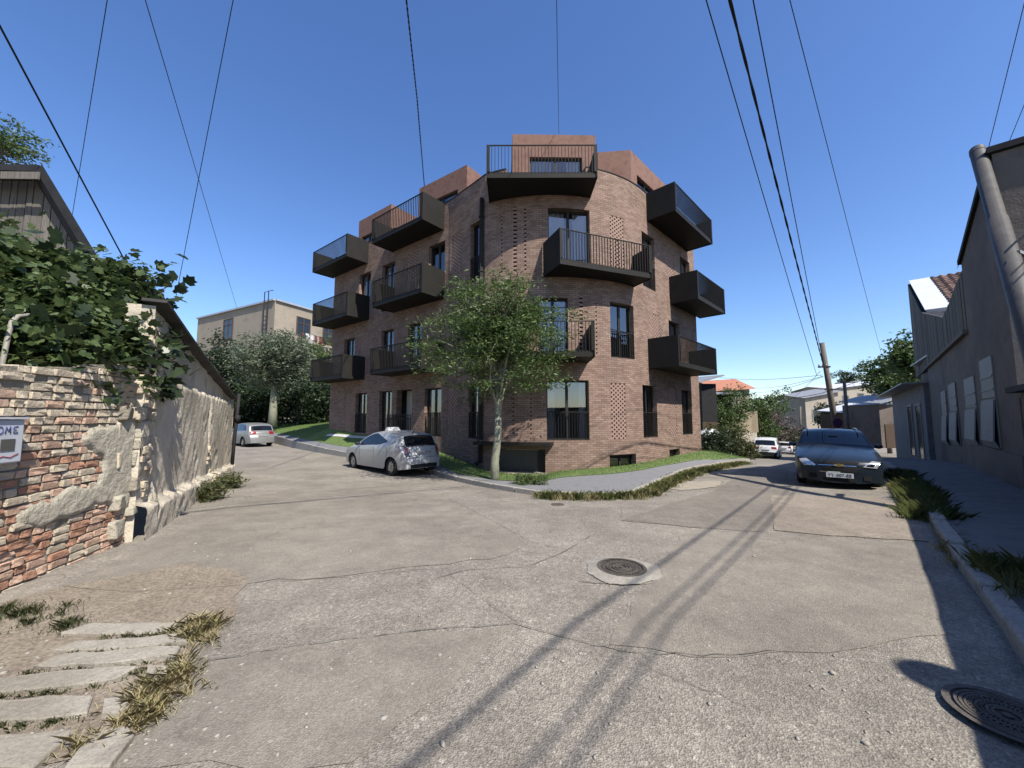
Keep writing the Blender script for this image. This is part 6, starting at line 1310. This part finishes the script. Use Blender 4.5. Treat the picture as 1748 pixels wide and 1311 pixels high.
A_ = P(1505, 605, 30); B_ = P(1350, 0, 7.0); cable('long thin cable from the sky centre to the trees behind the pale house', [A_, ext(A_, B_, .3)], .009, .15)
A_ = P(1638, 452, 15.5); B_ = P(1748, 8, 9.5); cable('cable running from the tiled roof past the flue pipe', [A_, ext(A_, B_, .3)], .010)
A_ = P(1634, 458, 15.6); B_ = P(1748, 180, 11); cable('second cable from the tiled roof below the first', [A_, ext(A_, B_, .3)], .009)
S_ = P(1403, 640, 21)
for i, (xa, ya, xb, yb, Yb) in enumerate(((1404, 640, 1228, 644, 40), (1405, 642, 1284, 662, 44), (1405, 643, 1290, 670, 46), (1400, 634, 1345, 684, 60))):
    cable(('upper slack cable from the leaning pole to the red roofed house', 'middle slack cable from the leaning pole across the street', 'lower slack cable from the leaning pole across the street', 'thin cable falling from the leaning pole to the far trees')[i], [P(xa, ya, 21.2), P(xb, yb, Yb)], .012, .25)
cable('heavy sagging cable crossing behind the leaning pole', [P(1258, 682, 38), P(1350, 681, 36), P(1400, 672, 34), P(1520, 634, 30)], .025, .0)
for i, (dx, r_) in enumerate(((0, .02), (.55, .012), (.75, .013))):  # unseen cables added to draw shadow lines across the road
    cable(('thick unseen cable added over the right house roof to shadow the road', 'thin unseen cable added beside the thick one for its road shadow', 'outer unseen cable added for its shadow on the road')[i], [Vector((13.4 + dx, 9.2, 6.75)), Vector((4.0 + dx, -1.0, 6.5)), Vector((1.2 + dx, -4.2, 6.45))], r_, .1)
m = MB(); m.tube([(3.9, .75, 1.6), (4.95, -.25, 4.25)], .2, 16); o = m.build('flue_pipe', MT['flue_zinc'], smooth=True); tag(o, 'unseen slanting tube added to cast a shadow at lower right', 'pipe')  # tube out of view, added only for the shadow it casts
# no-stopping sign on the pole
sg = P(1430, 722, 20.6); SG = empty('road_sign', sg); tag(SG, 'round blue no-stopping sign with red cross by the leaning pole', 'sign')
def disc(mb, c, r0, r1, y, n=24):
    for k in range(n):
        a, b = 2 * math.pi * k / n, 2 * math.pi * (k + 1) / n; mb.quad(*[(c.x + q * math.cos(t), y, c.z + q * math.sin(t)) for q, t in ((r0, a), (r0, b), (r1, b), (r1, a))])
m = MB(); m.tube([sg + Vector((0, .0, 0)), sg + Vector((0, .03, 0))], .26, 24); m.build('plate', MT['sign_blue'], SG)
m = MB(); disc(m, sg, .215, .26, sg.y - .004); m.beam(sg + Vector((-.16, -.006, -.16)), sg + Vector((.16, -.006, .16)), .05, .006, (0, 1, 0)); m.beam(sg + Vector((-.16, -.010, .16)), sg + Vector((.16, -.010, -.16)), .05, .006, (0, 1, 0)); m.build('cross', MT['sign_red'], SG)
m = MB(); m.tube([(sg.x, sg.y + .05, sg.z + .3), (sg.x, sg.y + .05, zr(sg.x, sg.y) - .2)], .03, 7); m.build('post', MT['pipe_grey'], SG, True)
# manhole covers
def manhole(label, c, r, collar=True, ribs=5):
    z = float(z_road(c.x, c.y)); MH = empty('manhole_cover', (c.x, c.y, z)); tag(MH, label, 'manhole cover')
    def ringm(mb, r0, r1, z0, z1, n=48, jag_=0):
        rr_ = random.Random(5); js = [1 + jag_ * (.6 * math.sin(k * .36 + 1) + .4 * math.sin(k * .9) + rr_.uniform(-.3, .3)) for k in range(n)]
        for k in range(n):
            a, b = 2 * math.pi * k / n, 2 * math.pi * (k + 1) / n; ja, jb = js[k], js[(k + 1) % n]
            p_ = lambda q, t, zz: (c.x + q * math.cos(t), c.y + q * math.sin(t), zz)
            mb.quad(p_(r0, a, z1), p_(r1 * ja, a, z0), p_(r1 * jb, b, z0), p_(r0, b, z1))
    if collar:
        m = MB(); ringm(m, r * 1.04, r * 1.55, z + .004, z + .028, 56, .09); m.build('collar', MT['concrete_collar'], MH, True)
    m = MB(); ringm(m, .0001, r, z + .018, z + .018); ringm(m, r * .9, r * 1.04, z + .03, z + .03)
    m.build('lid', MT['cast_iron'], MH)
    q = MB(); zz = z + .018
    def arcbox(r0, r1, a0, a1, h):
        n_ = max(1, int((a1 - a0) / .12)); P_ = lambda rr_, t, zq: (c.x + rr_ * math.cos(t), c.y + rr_ * math.sin(t), zq)
        for k in range(n_):
            t0, t1 = a0 + (a1 - a0) * k / n_, a0 + (a1 - a0) * (k + 1) / n_
            q.hexa([P_(r0, t0, zz), P_(r1, t0, zz), P_(r1, t1, zz), P_(r0, t1, zz), P_(r0, t0, zz + h), P_(r1, t0, zz + h), P_(r1, t1, zz + h), P_(r0, t1, zz + h)])
    for k in range(ribs):
        rr0 = r * (.2 + .66 * k / ribs)
        if k in (2, 4): 
            for j in range(36): arcbox(rr0, rr0 + r * .1, j * 2 * math.pi / 36, j * 2 * math.pi / 36 + .09, .012)
        else: arcbox(rr0, rr0 + r * .06, 0, 2 * math.pi, .012)
    arcbox(.001, r * .09, 0, 2 * math.pi, .012); tag(q.build('rib_pattern', MT['cast_iron'], MH), kind='stuff'); return MH
manhole('round ribbed iron manhole cover in a pale concrete collar', G(1061, 972), .245)
manhole('round ringed manhole cover in the shade at the lower right corner', G(1722, 1232), .23, False, 8)
c_ = G(952, 862); m = MB(); m.tube([(c_.x, c_.y, zr(c_.x, c_.y) + .006), (c_.x, c_.y, zr(c_.x, c_.y) + .014)], .13, 16); o = m.build('valve_cover', MT['cast_iron']); tag(o, 'small dark valve cover near the kerb corner', 'valve cover')
# weeds, dry grass and litter
def tufts(name, label, spots, n, h0, h1, spread, wd, m_, seed, kind='stuff', cat='grass', lean=1.2):
    rs_ = np.random.RandomState(seed); Vs = []
    for s_ in spots:
        k = int(n * (s_[3] if len(s_) > 3 else 1)); r_ = np.abs(rs_.normal(size=k)) * spread; an = rs_.rand(k) * 6.283; bx_, by_ = s_[0] + r_ * np.cos(an), s_[1] + r_ * np.sin(an); bz = np.full(k, s_[2]); h = (h0 + (h1 - h0) * rs_.rand(k)) * np.exp(-r_ / (spread * 3)); a2 = rs_.rand(k) * 6.283; w_ = wd * (.5 + rs_.rand(k))
        le = np.stack([np.cos(a2) * h * lean * rs_.rand(k), np.sin(a2) * h * lean * rs_.rand(k), h], 1); b0 = np.stack([bx_, by_, bz], 1); side = np.stack([-np.sin(a2) * w_, np.cos(a2) * w_, np.zeros(k)], 1); mid = b0 + le * np.array([.35, .35, .6])
        Vs.append(np.stack([b0 - side, b0 + side, mid + side * .8, b0 + le, mid - side * .8], 1).reshape(-1, 3))
    V = np.concatenate(Vs); F = np.arange(len(V)).reshape(-1, 5); o = link_mesh(name, np_mesh(name, V, F, m_)); tag(o, label, cat, kind=kind); return o
rt_ = random.Random(31)
def along(pl, n, jit, dz=0.0):
    L = resample(pl, .05); o = []
    for _ in range(n): p_ = rt_.choice(L); x, y = p_.x + rt_.gauss(0, jit), p_.y + rt_.gauss(0, jit); o.append((x, y, zr(x, y) + dz, rt_.uniform(.5, 1.4)))
    return o
kl = [Vector((x, y, 0)) for x, y in ((.75, 8.95), (1.3, 8.72), (2.7, 8.6), (3.42, 9.5), (4.4, 10.95), (5.8, 12.85), (7.1, 14.3), (8.3, 15.6), (9.5, 16.95), (10.8, 18.3))]
tufts('kerb_grass', 'green and straw coloured weeds growing along the building kerb', along(kl, 420, .10), 60, .05, .22, .10, .004, MT['green_grass'], 1)
tufts('kerb_dry_grass', 'dry straw grass among the weeds at the building kerb', along(kl, 200, .14), 40, .04, .2, .09, .0035, MT['dry_grass'], 2)
kr_ = [G(*q) for q in ((1536, 812), (1556, 834), (1580, 862), (1600, 892), (1625, 930), (1660, 970))]
tufts('roadside_weeds', 'tall green weeds in the gutter along the right kerb', along(kr_[:4], 240, .13), 110, .05, .30, .10, .0028, MT['green_grass'], 3)
tufts('gutter_grass', 'thin dry grass in the gutter of the right kerb', along(kr_, 110, .09), 34, .04, .18, .07, .004, MT['dry_grass'], 4)
kw_ = [G(*q) for q in ((1660, 985), (1690, 1010), (1730, 1050))]
tufts('shade_weeds', 'weeds sprouting behind the shaded kerb at the right edge', [(x + .22, y, z + .12, k) for x, y, z, k in along(kw_, 50, .10)], 44, .04, .22, .06, .0013, MT['green_grass'], 5)
sp_ = [G(*q) for q in ((345, 1078), (365, 1072), (330, 1092), (310, 1150), (300, 1160), (250, 1215), (232, 1200), (262, 1230), (210, 1240), (335, 1066))]
tufts('path_grass', 'half dry grass tufts between the concrete slabs', [(p_.x, p_.y, p_.z + .01, rt_.uniform(.5, 1.3)) for p_ in sp_ + [q_ + Vector((rt_.uniform(-.14, .14), rt_.uniform(-.14, .14), 0)) for q_ in sp_ for _ in range(2)]], 110, .015, .085, .07, .0012, MT['dry_grass'], 6, lean=2.0)
tufts('path_green', 'short green grass beside the concrete slabs', [(p_.x, p_.y, p_.z + .01, rt_.uniform(.4, 1.1)) for p_ in sp_[:6]], 110, .015, .07, .06, .0012, MT['green_grass'], 7, lean=2.0)
jn = [[G(*q) for q in l_] for l_ in (((130, 1095), (310, 1082)), ((90, 1121), (320, 1105)), ((40, 1153), (300, 1128)), ((0, 1190), (240, 1150)), ((0, 1245), (150, 1230)), ((0, 1205), (170, 1172)))]
tufts('joint_weeds', 'small weeds in the joints of the concrete slabs', sum([along(l_, 16, .02) for l_ in jn], []), 34, .012, .045, .035, .0018, MT['leaf_olive'], 8)
tufts('verge_weeds', 'straggly weeds on the dirt under the brick wall', [(p_.x, p_.y, p_.z + .01, rt_.uniform(.5, 1.4)) for p_ in [G(rt_.uniform(-20, 120), rt_.uniform(1035, 1075)) for _ in range(16)]], 90, .015, .07, .07, .002, MT['leaf_olive'], 9)
for i, (px, py, r_, lb) in enumerate(((357, 838, .24, 'leafy weed clump at the foot of the plaster wall'), (392, 818, .25, 'larger weed clump at the far corner of the plaster wall'))):
    g_ = G(px, py + 16); shrub('weed_clump', lb, 'weed', (g_.x, g_.y, g_.z + r_ * .7), (r_ * 1.1, r_, r_ * .75), 46, 26, (.07, .07, .05), .085, MT['leaf_olive'], 200 + i, 'weed clumps by the plaster wall', .32)
g_ = P(905, 812, 10.6); shrub('hedge', 'low clipped hedge stub on the lawn beside the tree trunk', 'hedge', (g_.x, g_.y, -.08), (.55, .3, .17), 60, 40, (.07, .07, .04), .05, MT['leaf_mid'], 300)
# pebbles and litter
mat('pebble', (.42, .39, .33), (.5, .47, .4), scale=5, rnd=.25); pm_ = {}
pbm = bmesh.new(); bmesh.ops.create_icosphere(pbm, subdivisions=1, radius=1); pme = bpy.data.meshes.new('pebbles'); pv = np.array([v.co[:] for v in pbm.verts]); pf = np.array([[v.index for v in f.verts] for f in pbm.faces]); pbm.free()
rs = np.random.RandomState(3); Vs, Fs, off = [], [], 0
for _ in range(420):
    p_ = G(rt_.uniform(0, 1650), rt_.choice((rt_.uniform(850, 960), rt_.uniform(940, 1300)))) if rt_.random() > .35 else G(rt_.uniform(0, 400), rt_.uniform(985, 1290))
    s_ = rt_.uniform(.004, .012) * (1.6 if rt_.random() < .1 else 1); q = pv * (s_ * np.array([1.3, 1, .6])) * (1 + .25 * rs.normal(size=(len(pv), 1))); a = rt_.uniform(0, 6.28); R2 = np.array([[math.cos(a), -math.sin(a), 0], [math.sin(a), math.cos(a), 0], [0, 0, 1]])
    Vs.append(q @ R2.T + np.array([p_.x, p_.y, float(z_road(p_.x, p_.y)) + s_ * .4])); Fs.append(pf + off); off += len(pv)
o = link_mesh('pebbles', np_mesh('pebbles', np.concatenate(Vs), np.concatenate(Fs), MT['pebble'])); tag(o, 'loose pale pebbles scattered over the asphalt', 'pebbles', kind='stuff')
